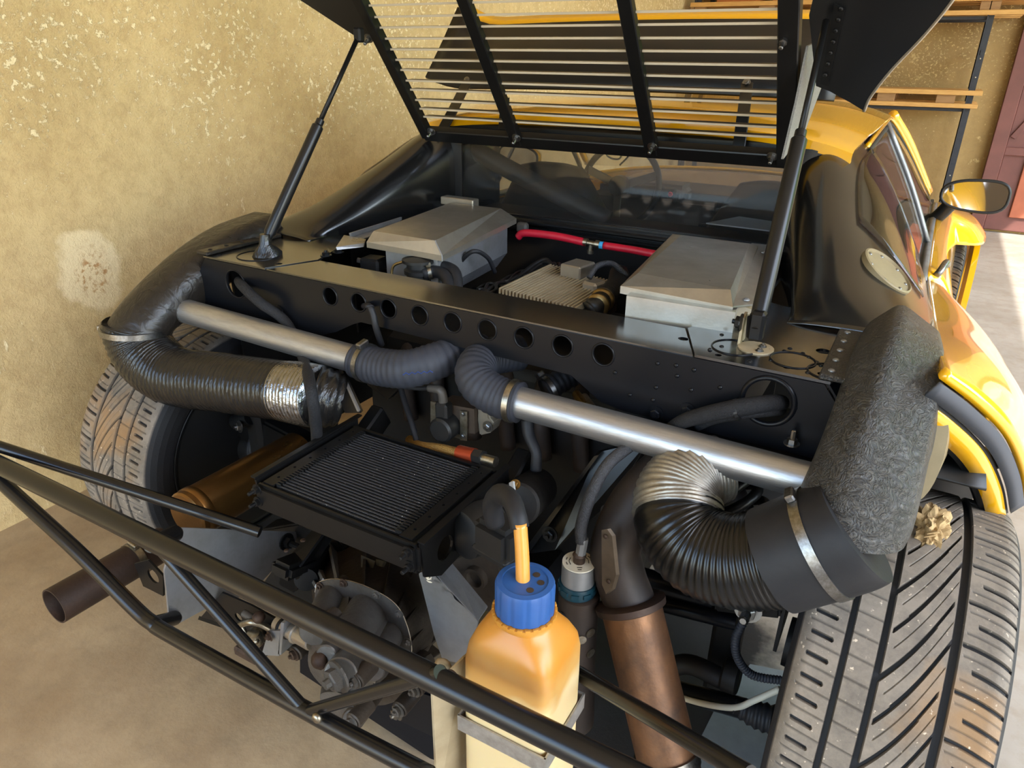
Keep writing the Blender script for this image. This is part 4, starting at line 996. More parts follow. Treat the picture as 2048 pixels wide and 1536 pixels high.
# red hose with T piece on the bulkhead
rh = thing('red_hose', P(1175, 485, y=.50), 'red rubber water hose with metal T piece across the black bulkhead', 'hose')
yy = .47
mesh('hose_section', *tube([P(1036, 474, y=yy), P(1050, 466, y=yy), P(1110, 472, y=yy), P(1172, 485, y=yy)], .0092, 16), 'red_hose', rh, True)
mesh('hose_section', *tube([P(1208, 491, y=yy), P(1260, 499, y=yy), P(1330, 512, y=yy)], .0085, 16), 'red_hose', rh, True)
tp = B().add(cyl(P(1168, 484, y=yy), P(1200, 490, y=yy), .0065, 14)).add(cyl(P(1183, 487, y=yy), P(1180, 506, y=yy), .006, 14))
tp.done('t_piece', 'zinc', rh, 40)
for a_, b2 in (((1168, 484), (1175, 485)), ((1191, 488), (1200, 490))): mesh('ferrule', *cyl(P(*a_, y=yy), P(*b2, y=yy), .0095, 14), 'zinc', rh, 40)
mesh('drain_cap', *lathe([(.008, 0), (.008, .008), (.005, .010)], P(1181, 500, y=yy), (0, 0, -1), 14), 'zinc', rh, 40)
mesh('blue_tape', *cyl(P(1200, 490, y=yy), P(1207, 491, y=yy), .0085, 14), 'blue_tape', rh, 40)
mesh('tap', *box(P(1045, 455, y=.5), (.03, .02, .025), .005), 'roll_bar', rh)
# ------------------------------------------------------------------ oil cooler in its black frame
zc = .598
NL, FL, NR, FR = P(552, 972, z=zc), P(722, 864, z=zc), P(797, 1068, z=zc), P(958, 938, z=zc)
oc = thing('oil_cooler', (.02, -.30, .53), 'flat black finned oil cooler lying in a drilled black frame', 'oil cooler')
x0, x1 = (NL.x+FL.x)/2, (NR.x+FR.x)/2; y0, y1 = (NL.y+NR.y)/2, (FL.y+FR.y)/2
mesh('core', *box(((x0+x1)/2, (y0+y1)/2, zc-.024), (x1-x0, y1-y0, .036)), 'plastic_black', oc)
b = B(); nT = 30
for k in range(nT):
    y = y0+(y1-y0)*(k+.5)/nT
    b.add(box(((x0+x1)/2, y, zc-.003), (x1-x0, (y1-y0)/nT*.55, .006), .0008))
fn = b.done('cooling_tubes', 'cooler_fins', oc); fn['kind'] = 'stuff'
b = B()
for k in range(34):
    y = y0+(y1-y0)*(k+.5)/34
    b.add(box((x1-.004, y, zc+.001), (.012, .0025, .006))); b.add(box((x0+.004, y, zc+.001), (.010, .0025, .005)))
ed = b.done('fin_edges', 'plastic_black', oc); ed['kind'] = 'stuff'
for s, xx in ((-1, x0-.011), (1, x1+.014)):
    hl = [circ(xx-(x0 if 0 else 0), y0+.018+k*(y1-y0-.03)/5, .0028, 10) for k in range(6)]
    mesh('mounting_rail', *plate([(xx-.011, y0-.004), (xx+.011, y0-.004), (xx+.011, y1+.006), (xx-.011, y1+.006)], hl, .003, (0, 0, zc), (1, 0, 0), (0, 1, 0)), 'frame_black', oc)
    mesh('side_channel', *box((xx+s*.016, (y0+y1)/2, zc-.018), (.004, y1-y0+.02, .03)), 'frame_black', oc)
mesh('front_tank', *box(((x0+x1)/2+.004, y0-.008, zc-.024), (x1-x0+.074, .016, .050), .006, None, 2), 'frame_black', oc, 40)
mesh('back_tank', *box(((x0+x1)/2, y1+.010, zc-.02), (x1-x0+.07, .018, .04), .006, None, 2), 'frame_black', oc, 40)
for (dx, dz) in ((x1+.026, -.010), (x1+.028, -.034), (x0-.024, -.006), (x0-.026, -.03)): bolt(oc, (dx, y0-.016, zc+dz), (0, -1, 0), .0055, 'frame_black', kind='stud', name='stud')
# outer frame of the cooler: pierced side plates
sx = x1+.038
hp = [(y0-.006, zc+.002), (y1+.03, zc+.004), (y1+.034, zc-.035), (y1-.02, zc-.075), (y0+.04, zc-.085), (y0+.0, zc-.06)]
mesh('frame_side', *plate(hp, [circ(y0+.052, zc-.042, .020, 24)], .004, (sx, 0, 0), (0, 1, 0), (0, 0, 1)), 'frame_black', oc)
mesh('frame_lip', *box((sx+.004, (y0+y1)/2+.012, zc+.004), (.012, y1-y0+.035, .003)), 'frame_black', oc)
sx2 = x0-.040
mesh('frame_side', *plate([(y0-.006, zc+.002), (y1+.03, zc+.004), (y1+.03, zc-.03), (y0+.0, zc-.04)], [circ(y0+.055, zc-.018, .011, 18), circ(y0+.12, zc-.016, .009, 18)], .004, (sx2, 0, 0), (0, 1, 0), (0, 0, 1)), 'frame_black', oc)
mesh('frame_lip', *box((sx2-.004, (y0+y1)/2+.02, zc+.004), (.010, y1-y0+.05, .003)), 'frame_black', oc)
for xx in (sx, sx2): mesh('frame_leg', *box((xx, y1+.06, zc-.04), (.03, .10, .05), .004, ('X', .5)), 'frame_black', oc)
# gold braided line with red union at the cooler's back corner
gb = thing('braided_line', P(890, 905, y=-.15), 'gold braided oil line with red union behind the oil cooler', 'hose')
ga, gb_ = P(838, 892, y=-.145), P(925, 908, y=-.155)
for dz in (0, -.011): mesh('line', *tube([P(820, 880, y=-.11)+V((0, 0, dz)), ga+V((0, 0, dz)), ga.lerp(gb_, .5)+V((0, -.002, .003+dz)), gb_+V((0, 0, dz*.6))], .0095, 14), 'gold_braid', gb, True)
mesh('union', *cyl(P(918, 905, y=-.155), P(950, 912, y=-.158), .0135, 12), 'red_anod', gb, 40)
mesh('nut', *lathe([(.0135, 0), (.0135, .018)], P(950, 912, y=-.158), P(970, 917, y=-.16)-P(950, 912, y=-.158), 6), 'plastic_black', gb)
mesh('stub', *cyl(P(966, 917, y=-.16), P(992, 924, y=-.162), .009, 12), 'zinc', gb, 40)
# ------------------------------------------------------------------ ignition coil
ic = thing('ignition_coil', P(895, 850, y=-.09), 'square ignition coil with beige plates and grey lead below the hoses', 'ignition coil')
yc = -.10
def R4(a, b_, y): return [P(a[0], a[1], y=y), P(b_[0], a[1]+(b_[0]-a[0])*.22, y=y), P(b_[0], b_[1], y=y), P(a[0], b_[1]-(b_[0]-a[0])*.22, y=y)]
mesh('laminations', *prism([P(880, 806, y=yc), P(948, 818, y=yc), P(950, 868, y=yc), P(882, 858, y=yc)], (0, .04, 0)), 'resin_brown', ic)
for (xa, xb, ya, yb_) in ((861, 872, 803, 858), (920, 934, 822, 880)): mesh('mounting_plate', *prism([P(xa, ya, y=yc-.006), P(xb, ya+2, y=yc-.006), P(xb, yb_+2, y=yc-.006), P(xa, yb_, y=yc-.006)], (0, .004, 0)), 'zinc', ic)
mesh('mounting_plate', *prism([P(861, 852, y=yc-.006), P(934, 874, y=yc-.006), P(934, 882, y=yc-.006), P(861, 860, y=yc-.006)], (0, .004, 0)), 'zinc', ic)
mesh('winding', *lathe([(.024, 0), (.024, .03), (.02, .034)], P(900, 848, y=yc), (0, -1, 0), 24), 'plastic_black', ic, 40)
mesh('tower', *box(P(888, 826, y=yc-.012), (.026, .024, .045), .004), 'plastic_black', ic)
mesh('terminal_boot', *tube([P(886, 812, y=yc-.012), P(886, 795, y=yc-.012), P(880, 780, y=yc-.012), P(858, 776, y=yc-.01)], [.0085, .0085, .0085, .007], 14), 'roll_bar', ic, True)
mesh('lead', *tube([P(862, 776, y=yc-.01), P(830, 776, y=yc-.005), P(780, 768, y=yc), P(755, 760, y=yc+.02)], .0045, 10), 'rubber', ic, True)
for q in ((867, 854), (926, 828), (926, 872)): bolt(ic, P(*q, y=yc-.0065), (0, -1, 0), .0035, 'steel')
mo_ = thing('engine_mount', P(975, 840, y=-.06), 'small bright cast bracket with a bolt beside the ignition coil', 'bracket')
mesh('casting', *prism([P(954, 808, y=-.09), P(975, 812, y=-.09), P(978, 835, y=-.09), P(988, 848, y=-.09), P(982, 866, y=-.09), P(958, 872, y=-.09), P(953, 840, y=-.09)], (0, .03, 0), .003), 'alu_sheet', mo_)
bolt(mo_, P(976, 853, y=-.092), (0, -1, 0), .007, 'steel')
# ------------------------------------------------------------------ gearbox
gx = thing('gearbox', (.05, -.35, .2), 'dirty cast aluminium gearbox with ribbed bell housing and bolted end cover', 'gearbox')
def ploop(pts, y, n=5):
    q = [P(a, b_, y=y) for a, b_ in pts]; m__ = len(q); out = []
    for i in range(m__):
        p0, p1, p2, p3 = q[i-1], q[i], q[(i+1) % m__], q[(i+2) % m__]
        for k in range(n):
            t = k/n; out.append(.5*((2*p1)+(p2-p0)*t+(2*p0-5*p1+4*p2-p3)*t*t+(3*p1-p0-3*p2+p3)*t**3))
    return out
bell = [(612, 1135), (645, 1108), (720, 1090), (800, 1112), (858, 1165), (875, 1235), (852, 1300), (770, 1330), (665, 1270)]
bel2 = [(622, 1160), (650, 1132), (720, 1125), (805, 1150), (850, 1200), (866, 1262), (842, 1318), (750, 1345), (650, 1280)]
jnt = [(636, 1188), (658, 1166), (712, 1172), (778, 1204), (806, 1246), (816, 1308), (792, 1358), (700, 1368), (640, 1280)]
cv1 = [(630, 1205), (655, 1182), (705, 1188), (765, 1218), (792, 1260), (802, 1318), (778, 1366), (692, 1374), (634, 1294)]
cv2 = [(608, 1285), (640, 1258), (690, 1262), (735, 1288), (758, 1325), (762, 1372), (738, 1404), (670, 1402), (612, 1345)]
def cen(l): return sum(l, V((0, 0, 0)))/len(l)
def grow(l, d): c = cen(l); return [p+(p-c).normalized()*d for p in l]
LB, LJ, LC, LE = ploop(bell, -.17), ploop(jnt, -.345), grow(ploop(cv1, -.366), -.012), grow(ploop(cv2, -.455), -.014)
mesh('bell_housing', *loft([LB, ploop(bel2, -.26), LJ]), 'cast_dirty', gx, 25)
mesh('end_cover', *loft([ploop(jnt, -.362), LC, LE]), 'cast_alu', gx, 25)
mesh('joint_flange', *loft([grow(ploop(jnt, -.342), .006), grow(ploop(jnt, -.352), .007)]), 'cast_dirty', gx, 30)
mesh('joint_flange', *loft([grow(ploop(jnt, -.354), .007), grow(ploop(jnt, -.365), .006)]), 'cast_alu', gx, 30)
g_ = grow(ploop(jnt, -.353), .0065); mesh('gasket', *tube([p for p in g_[:26]], .0014, 6, raw=True), 'gasket', gx)
def radrib(la, lb, k, ha, hb, mt, w=.0028):
    a, b_ = la[k], lb[k]; ca_, cb_2 = cen(la), cen(lb); ra, rb = (a-ca_).normalized(), (b_-cb_2).normalized()
    t = ra.cross(b_-a).normalized()*w
    mesh('rib', *hexa([a-ra*.01-t, a-ra*.01+t, b_-rb*.01+t, b_-rb*.01-t, a+ra*ha-t, a+ra*ha+t, b_+rb*hb+t, b_+rb*hb-t]), mt, gx)
for k in (1, 4, 7, 11, 14, 17, 20, 23, 26, 29): radrib(LB, LJ, k, .026, .010, 'alu_sheet' if k < 10 else 'cast_dirty')
for k in (3, 9, 15, 21, 25): radrib(LC, LE, k, .004, .003, 'cast_alu', .002)
for k in (2, 8, 13, 18, 23, 28):
    p = grow(ploop(jnt, -.366), .001)[k]; bolt(gx, p, (0, -1, 0), .0055, 'rusty_bolt' if k in (8, 2) else 'cast_alu')
# triangular webs of the flange at the front left
w0, w1, w2 = P(600, 1145, y=-.20), P(665, 1115, y=-.17), P(650, 1165, y=-.30)
mesh('flange_web', *prism([w0, w1, w2], (0, 0, -.006)), 'alu_sheet', gx)
for (a, b_) in (((602, 1146), (745, 1098)), ((618, 1120), (690, 1125)), ((660, 1105), (640, 1150))): mesh('web_rib', *hexa([P(*a, y=-.19), P(*a, y=-.185), P(*b_, y=-.165), P(*b_, y=-.17), P(*a, y=-.19)+V((0, 0, .02)), P(*a, y=-.185)+V((0, 0, .02)), P(*b_, y=-.165)+V((0, 0, .02)), P(*b_, y=-.17)+V((0, 0, .02))]), 'alu_sheet', gx)
mesh('breather_fork', *prism([P(722, 1110, y=-.26), P(745, 1120, y=-.26), P(735, 1160, y=-.29), P(722, 1170, y=-.30)], (.006, 0, 0)), 'plastic_black', gx)
mesh('breather_fork', *prism([P(752, 1118, y=-.25), P(768, 1122, y=-.25), P(752, 1158, y=-.28), P(744, 1160, y=-.28)], (.006, 0, 0)), 'plastic_black', gx)
bolt(gx, P(748, 1158, y=-.285), (0, -1, .4), .008, 'steel')
# bosses, plugs and bolts of the end cover
def boss(a, b_, r, mt='cast_alu', ch=.002): return mesh('boss', *cyl(a, b_, r, 24, ch), mt, gx, 40)
boss(P(666, 1192, y=-.36), P(628, 1264, y=-.458), .025)
boss(P(738, 1222, y=-.36), P(690, 1300, y=-.462), .036)
boss(P(785, 1262, y=-.36), P(742, 1338, y=-.46), .022)
boss(P(720, 1300, y=-.42), P(680, 1350, y=-.50), .026)
bolt(gx, P(679, 1352, y=-.503), (-.25, -1, .0), .017, 'cast_alu')
boss(P(675, 1275, y=-.44), P(652, 1310, y=-.485), .016)
mesh('ball_plug', *lathe([(.014, 0), (.015, .006), (.010, .014), (.003, .018)], P(645, 1318, y=-.485), (-.3, -1, .3), 20), 'rusty_bolt', gx, True)
for q in ((590, 1308, -.44), (712, 1362, -.49), (705, 1443, -.49), (640, 1258, -.455), (798, 1420, -.44), (672, 1290, -.46), (660, 1188, -.365), (830, 1380, -.42)):
    c = P(q[0], q[1], y=q[2]); boss(c+V((0, .04, 0)), c, .014, 'cast_dirty'); bolt(gx, c, (-.2, -1, .05), .008, 'rusty_bolt' if q[1] < 1360 else 'cast_alu')
mesh('lower_nose', *loft([ploop([(650, 1340), (700, 1335), (740, 1360), (740, 1400), (700, 1420), (655, 1390)], -.40), ploop([(640, 1390), (675, 1385), (700, 1402), (712, 1430), (690, 1448), (655, 1430)], -.47)]), 'cast_alu', gx, 35)
mesh('tail_boss', *cyl(P(760, 1370, y=-.36), P(705, 1440, y=-.48), .018, 20, .002), 'cast_dirty', gx, 40)
mesh('lower_case', *loft([ploop([(740, 1330), (850, 1300), (868, 1360), (800, 1400), (740, 1390)], -.30), ploop([(720, 1350), (800, 1340), (815, 1380), (770, 1410), (720, 1400)], -.38)]), 'cast_dirty', gx, 35)
mesh('side_case', *prism([P(a, b_, y=-.2) for a, b_ in ((880, 1128), (985, 1075), (1005, 1150), (985, 1230), (930, 1215))], (0, .05, 0), .006), 'cast_dirty', gx)
mesh('side_boss', *lathe([(.022, 0), (.022, .012), (.016, .012), (.015, .002)], P(955, 1152, y=-.2), (0, -1, 0), 24), 'cast_dirty', gx, 40)
# selector shaft and clamp at the left
ss = thing('gear_linkage', P(540, 1270, y=-.42), 'greasy gear selector linkage with clamp left of the gearbox end cover', 'linkage')
sh_a, sh_b = P(555, 1246, y=-.44), P(625, 1285, y=-.45)
mesh('shaft', *cyl(sh_a, sh_b, .014, 20, .002), 'alu_sheet', ss, 40)
for f in (.18, .34, .55): mesh('groove_ring', *lathe([(.0145, -.003), (.0165, -.001), (.0165, .002), (.0145, .004)], sh_a.lerp(sh_b, f), sh_b-sh_a, 24), 'frame_black' if f < .5 else 'alu_sheet', ss, 40)
mesh('clamp_plate', *prism([P(537, 1262, y=-.46), P(560, 1262, y=-.46), P(558, 1312, y=-.46), P(523, 1310, y=-.46)], (0, .005, 0)), 'alu_plate', ss)
mesh('clamp_plate', *prism([P(562, 1245, y=-.46), P(568, 1246, y=-.46), P(562, 1310, y=-.46), P(556, 1308, y=-.46)], (.0, .03, 0)), 'alu_plate', ss)
bolt(ss, P(540, 1272, y=-.463), (-.3, -1, 0), .006, 'rusty_bolt')
mesh('lever', *tube([P(480, 1250, y=-.43), P(500, 1244, y=-.43), P(520, 1248, y=-.42), P(540, 1258, y=-.41)], .006, 10), 'zinc', ss, True)
mesh('lever', *tube([P(482, 1252, y=-.43), P(495, 1272, y=-.43), P(515, 1284, y=-.43)], .005, 10), 'zinc', ss, True)
mesh('pivot', *lathe([(.013, 0), (.014, .02), (.011, .034), (.004, .036)], P(512, 1285, y=-.42), (.2, -.2, 1), 20), 'zinc', ss, 40)
mesh('ball_joint', *lathe([(.004, 0), (.011, .005), (.011, .012), (.006, .018)], P(521, 1240, y=-.42), (0, -.3, 1), 18), 'rusty_bolt', ss, True)
mesh('link_rod', *cyl(P(488, 1226, y=-.42), P(515, 1242, y=-.42), .007, 12), 'roll_bar', ss, 40)
mesh('base_block', *box(P(505, 1300, y=-.41), (.06, .04, .02), .004), 'rusty_bolt', ss)
bolt(ss, P(536, 1325, y=-.44), (-.5, -1, 0), .008, 'rusty_bolt')
# ------------------------------------------------------------------ aluminium plates and dark drilled angle
pa = thing('mounting_plate', P(440, 1120, x=-.33), 'blue-grey aluminium mounting plate between left bumper tubes and chassis', 'plate')
pts = [P(a, b_, x=-.33) for a, b_ in ((352, 1055), (597, 1064), (588, 1092), (500, 1190), (440, 1203), (418, 1214), (341, 1256), (329, 1142))]
mesh('sheet', *prism(pts, (-.004, 0, 0)), 'alu_plate', pa)
bolt(pa, P(572, 1083, x=-.327), (1, 0, 0), .011, 'frame_black', kind='stud')
pb = thing('mounting_plate', P(890, 1200, x=.17), 'bent aluminium mounting plate right of the gearbox behind the bottle', 'plate')
mesh('sheet', *prism([P(a, b_, y=-.33) for a, b_ in ((838, 1150), (858, 1138), (955, 1245), (940, 1330), (885, 1320), (868, 1270))], (0, .004, 0)), 'alu_plate', pb)
mesh('fold', *prism([P(838, 1150, y=-.33), P(858, 1138, y=-.33), P(955, 1245, y=-.33), P(975, 1215, y=-.26), P(905, 1130, y=-.26), P(872, 1128, y=-.29)], (0, 0, .003)), 'alu_plate', pb)
bolt(pb, P(862, 1152, y=-.325), (0, -1, .5), .007, 'alu_sheet')
da = thing('drilled_angle', P(470, 1225, y=-.38), 'black steel angle with round lightening holes behind the left bumper tube', 'angle')
def dplate(o, pa_, pb_, h, hs, th=.004):
    o = V(o); u = (V(pb_)-V(pa_)); Lh = u.length; u.normalize(); v = V((0, 0, 1)); v = (v-u*v.dot(u)).normalized()
    return plate([(0, 0), (Lh, 0), (Lh, h), (0, h)], [circ(c*Lh, h*.5, r, 20) for c, r in hs], th, V(pa_), u, v)
def pxplate(pts, holes, y, th=.004):
    q = [P(a, b_, y=y) for a, b_ in pts]; hs = []
    for a, b_, r in holes: c = P(a, b_, y=y); hs.append(circ(c.x, c.z, r, 22))
    return plate([(p.x, p.z) for p in q], hs, th, (0, y, 0), (1, 0, 0), (0, 0, 1))
mesh('web', *pxplate([(405, 1232), (447, 1183), (505, 1208), (600, 1260), (600, 1300), (520, 1275), (470, 1250)], [(443, 1223, .0165), (480, 1232, .0095), (560, 1262, .012)], -.40), 'frame_black', da)
mesh('web', *pxplate([(272, 1125), (300, 1118), (330, 1150), (330, 1190), (290, 1170)], [(310, 1150, .016)], -.46), 'frame_black', da)
mesh('flange', *tube([P(400, 1236, y=-.40), P(600, 1305, y=-.40)], .005, 4), 'frame_black', da)
db = thing('chassis_rail', P(860, 1430, y=-.35), 'dark blue-black chassis rail below the gearbox', 'rail')
mesh('rail_body', *prism([P(600, 1300, y=-.36), P(880, 1460, y=-.30), P(880, 1530, y=-.30), P(600, 1345, y=-.36)], (0, .03, 0)), 'deck_black', db)
mesh('rail_cap', *prism([P(800, 1370, y=-.33), P(870, 1392, y=-.33), P(872, 1480, y=-.33), P(790, 1440, y=-.33)], (0, .03, 0), .004), 'deck_black', db)
bolt(db, P(795, 1425, y=-.335), (-.3, -1, 0), .010, 'steel')
cl = thing('clutch_lever', P(575, 1150, y=-.3), 'black clutch release lever and arm left of the gearbox', 'lever')
mesh('arm', *hexa([P(555, 1170, y=-.34), P(590, 1190, y=-.34), P(668, 1080, y=-.25), P(640, 1070, y=-.25), P(560, 1130, y=-.34), P(600, 1135, y=-.34), P(660, 1050, y=-.25), P(630, 1050, y=-.25)], .004), 'frame_black', cl)
mesh('cover', *box(P(590, 1130, y=-.33), (.05, .08, .03), .008, ('X', -.3), 2), 'frame_black', cl)
for q in ((575, 1115), (608, 1095)): bolt(cl, P(*q, y=-.345)+V((0, 0, .015)), (0, 0, 1), .005, 'rusty_bolt', kind='rivet', name='rivet')
mesh('casing', *prism([P(a, b_, y=-.19) for a, b_ in ((520, 1060), (640, 1040), (690, 1100), (650, 1200), (612, 1262), (560, 1235), (505, 1195), (565, 1112))], (0, .05, 0), .004), 'engine_dark', cl)
mesh('pivot_boss', *cyl(P(612, 1160, y=-.33), P(640, 1100, y=-.22), .022, 20), 'frame_black', cl, 40)
# ------------------------------------------------------------------ exhausts
xl = thing('exhaust_silencer', P(450, 985, x=-.42), 'golden bronze exhaust silencer left of the oil cooler', 'exhaust')
mesh('can', *cyl(P(372, 1034, x=-.42), P(600, 905, x=-.42), .050, 36, .004), 'bronze', xl, 40)
mesh('end_band', *lathe([(.0505, 0), (.052, .003), (.052, .016), (.0505, .018)], P(385, 1027, x=-.42), (0, 1, 0), 36), 'bronze', xl, 40)
tl = thing('tail_pipe', P(180, 1170, x=-.55), 'rusty brown open tail pipe sticking out below the left bumper tubes', 'exhaust')
mesh('pipe', *tube([P(108, 1213, x=-.55), P(330, 1085, x=-.55)], .0355, 36, wall=.08), 'rust_pipe', tl, 50)
clamp(tl, P(270, 1120, x=-.55), (0, 1, 0), .0362, .014, (.2, -.2, 1), 'zinc')
mesh('hanger', *box(P(272, 1098, x=-.55), (.02, .03, .02), .003), 'rusty_bolt', tl)
xr = thing('exhaust_silencer', P(1290, 1380, y=-.24), 'copper brown exhaust pipe running down right of the plastic bottle', 'exhaust')
ca, cb2 = P(1262, 1212, y=-.20), P(1345, 1560, y=-.27)
mesh('can', *tube([ca, ca.lerp(cb2, .5), cb2], .0475, 36, 6), 'copper', xr, 60)
mesh('collar', *lathe([(.046, -.006), (.055, -.002), (.056, .008), (.048, .012)], ca, ca-cb2, 36), 'rust_pipe', xr, 40)
mesh('header', *tube([ca+(ca-cb2).normalized()*.004, P(1240, 1150, y=-.19), P(1232, 1090, y=-.175), P(1268, 1010, y=-.15), P(1330, 940, y=-.11), P(1400, 880, y=-.05)], [.040, .040, .040, .039, .038, .036], 28, 6), 'header_black', xr, True)
mesh('heat_tab', *prism([P(a, b_, y=-.235) for a, b_ in ((1203, 1060), (1214, 1058), (1224, 1072), (1232, 1150), (1224, 1178), (1212, 1188), (1204, 1170))], (.004, .004, 0)), 'tab_brown', xr)
for q in ((1211, 1073), (1217, 1163)): bolt(xr, P(*q, y=-.237), (-.3, -1, 0), .004, 'rusty_bolt', kind='rivet', name='rivet')
mesh('clamp', *lathe([(.050, 0), (.051, .02)], P(1338, 1530, y=-.265), ca-cb2, 30), 'steel', xr, 40)
# ------------------------------------------------------------------ tubular rear bumper frame
bf = thing('bumper_frame', (0, -.56, .35), 'black welded tubular bumper frame across the rear of the car', 'bumper frame')
yb = -.56; TRd = .0158
uA, uB = P(-60, 901, y=yb), P(1330, 1585, y=yb)
mesh('upper_tube', *cyl(uA, uB, TRd, 22), 'tube_black', bf, 40)
lA = P(298, 1243, y=yb)
mesh('lower_tube', *tube([P(-40, 905, y=yb), P(-8, 952, y=yb), P(150, 1098, y=yb), P(270, 1217, y=yb), P(306, 1247, y=yb), P(345, 1272, y=yb), P(640, 1436, y=yb), P(860, 1552, y=yb)], .0125, 20, 8), 'tube_black', bf, True)
mesh('diagonal', *cyl(P(322, 1098, y=yb), P(612, 1422, y=yb), .0092, 18), 'tube_black', bf, 40)
mesh('diagonal', *cyl(P(612, 1424, y=yb), P(880, 1345, y=yb-.0), .0092, 18), 'tube_black', bf, 40)
mesh('forward_stay', *cyl(P(-60, 874, y=yb), P(520, 1064, y=-.36), .0105, 18), 'tube_black', bf, 40)
mesh('forward_stay', *cyl(P(1120, 1325, y=-.36), P(1500, 1552, y=-.52), .0105, 18), 'tube_black', bf, 40)
def lug(a, b_, r): return mesh('lug', *cyl(a, b_, r, 18, .001), 'tube_black', bf, 40)
l1 = lug(P(300, 1090, y=-.53), P(352, 1066, y=-.47), .014); bolt(bf, P(352, 1066, y=-.468), (.6, -.6, .4), .008, 'rusty_bolt')
l2 = lug(P(305, 1248, y=-.545), P(350, 1236, y=-.49), .013); bolt(bf, P(352, 1236, y=-.488), (.6, -.6, .4), .007, 'rusty_bolt')
mesh('weld_bead', *lathe([(.006, -.004), (.0085, 0), (.006, .004)], P(634, 1436, y=-.575), (0, -1, 0), 12), 'zinc', bf, True)
# ------------------------------------------------------------------ catch bottle
bt = thing('catch_bottle', (.365, -.45, .29), 'square translucent plastic bottle with blue cap stained orange by oil', 'bottle')
bx, by = .366, -.452; hw = .0605; dp = .054
rg = []
for z, a, e in ((.285, .050, 7), (.290, .058, 8), (.31, .0605, 9), (.40, .0605, 9), (.50, .0605, 8), (.545, .0605, 7), (.565, .0585, 5.5), (.580, .053, 4), (.592, .045, 3), (.600, .0385, 2.2), (.603, .037, 2), (.607, .037, 2), (.608, .040, 2), (.612, .040, 2), (.613, .034, 2), (.63, .034, 2)):
    rg.append(sring((bx, by, z), (1, 0, 0), (0, 1, 0), a, a*dp/.0605 if e > 2.1 else a, e, 56))
bo = mesh('bottle_body', *loft(rg), 'bottle_plastic', bt, 50)
n = 48; prof = [(.0365, .614), (.0365, .651), (.0345, .656), (.028, .657), (.0275, .6555), (.001, .6555)]
vs = []; fs = []
for r, h in prof:
    for k in range(n*2):
        a = 2*PI*k/(n*2); rr = r-(.0011 if (k % 8 in (0, 1) and r > .036) else 0); vs.append((bx+rr*math.cos(a), by+rr*math.sin(a), h))
for i in range(len(prof)-1):
    for k in range(n*2): a = i*n*2+k; b_ = i*n*2+(k+1) % (n*2); fs.append((a, b_, b_+n*2, a+n*2))
fs.append(tuple(range(n*2-1, -1, -1)))
cp = mesh('bottle_cap', vs, fs, 'blue_cap', bt, 35)
for a in (-.8, .35, 1.2): mesh('vent_hole', *lathe([(.0045, 0), (.0045, .0006)], (bx+.019*math.cos(a), by+.017*math.sin(a), .6555), (0, 0, 1), 14), 'resin_brown', cp)
b = B()
for k in range(26):
    a = 2*PI*k/26; b.add(box((bx+.0385*math.cos(a), by+.0385*math.sin(a), .611), (.003, .006, .006), 0, ('Z', a)))
sg = b.done('tamper_ring', 'bottle_plastic', bt); sg['kind'] = 'stuff'
tq = P(1040, 1052, y=-.435)
mesh('amber_tube', *tube([(bx-.003, by, .648), V((bx-.003, by, .648)).lerp(tq, .5)+V((.001, 0, 0)), tq+V((0, 0, .004))], [.0088, .0086, .0084], 18, 8), 'amber_tube', bt, True)
st = thing('bottle_bracket', (.30, -.45, .29), 'beige sheet bracket with bright strap holding the plastic bottle', 'bracket')
zz0 = .395
sb = B(); o1, o2 = hw+.0012, dp+.0012
loop_o = [(-o1, -o2), (o1, -o2), (o1, o2), (-o1, o2)]
for i, (pa_, pb_) in enumerate(((0, 1), (1, 2), (2, 3), (3, 0))):
    a, c = loop_o[pa_], loop_o[pb_]; d = V((c[0]-a[0], c[1]-a[1], 0)).normalized(); nrm = V((d.y, -d.x, 0))
    p0, p1 = V((bx+a[0], by+a[1], 0))-d*.002, V((bx+c[0], by+c[1], 0))+d*.002
    for z0_, hgt in ((.425, .026),):
        sb.add(hexa([p0+V((0, 0, z0_)), p1+V((0, 0, z0_)), p1+nrm*.0025+V((0, 0, z0_)), p0+nrm*.0025+V((0, 0, z0_)), p0+V((0, 0, z0_+hgt)), p1+V((0, 0, z0_+hgt)), p1+nrm*.0025+V((0, 0, z0_+hgt)), p0+nrm*.0025+V((0, 0, z0_+hgt))]))
bm_ = sb; sbo = sb.done('strap', 'strap_alu', st)
mesh('back_plate', *prism([V((bx-o1-.012, by+.02, .28)), V((bx-o1-.030, by-.075, .28)), V((bx-o1-.030, by-.075, .50)), V((bx-o1-.012, by-.03, .522)), V((bx-o1-.008, by+.02, .515))], (.003, 0, 0)), 'bracket_beige', st)
mesh('hook', *tube([P(872, 1332, y=-.51), P(880, 1322, y=-.50), P(895, 1328, y=-.49), P(902, 1350, y=-.49)], .004, 8), 'bracket_beige', st, True)
mesh('side_stay', *box((bx+o1+.008, by-.03, .345), (.003, .022, .09)), 'strap_alu', st)
bolt(st, P(905, 1350, y=-.515), (0, -1, 0), .006, 'rusty_bolt')
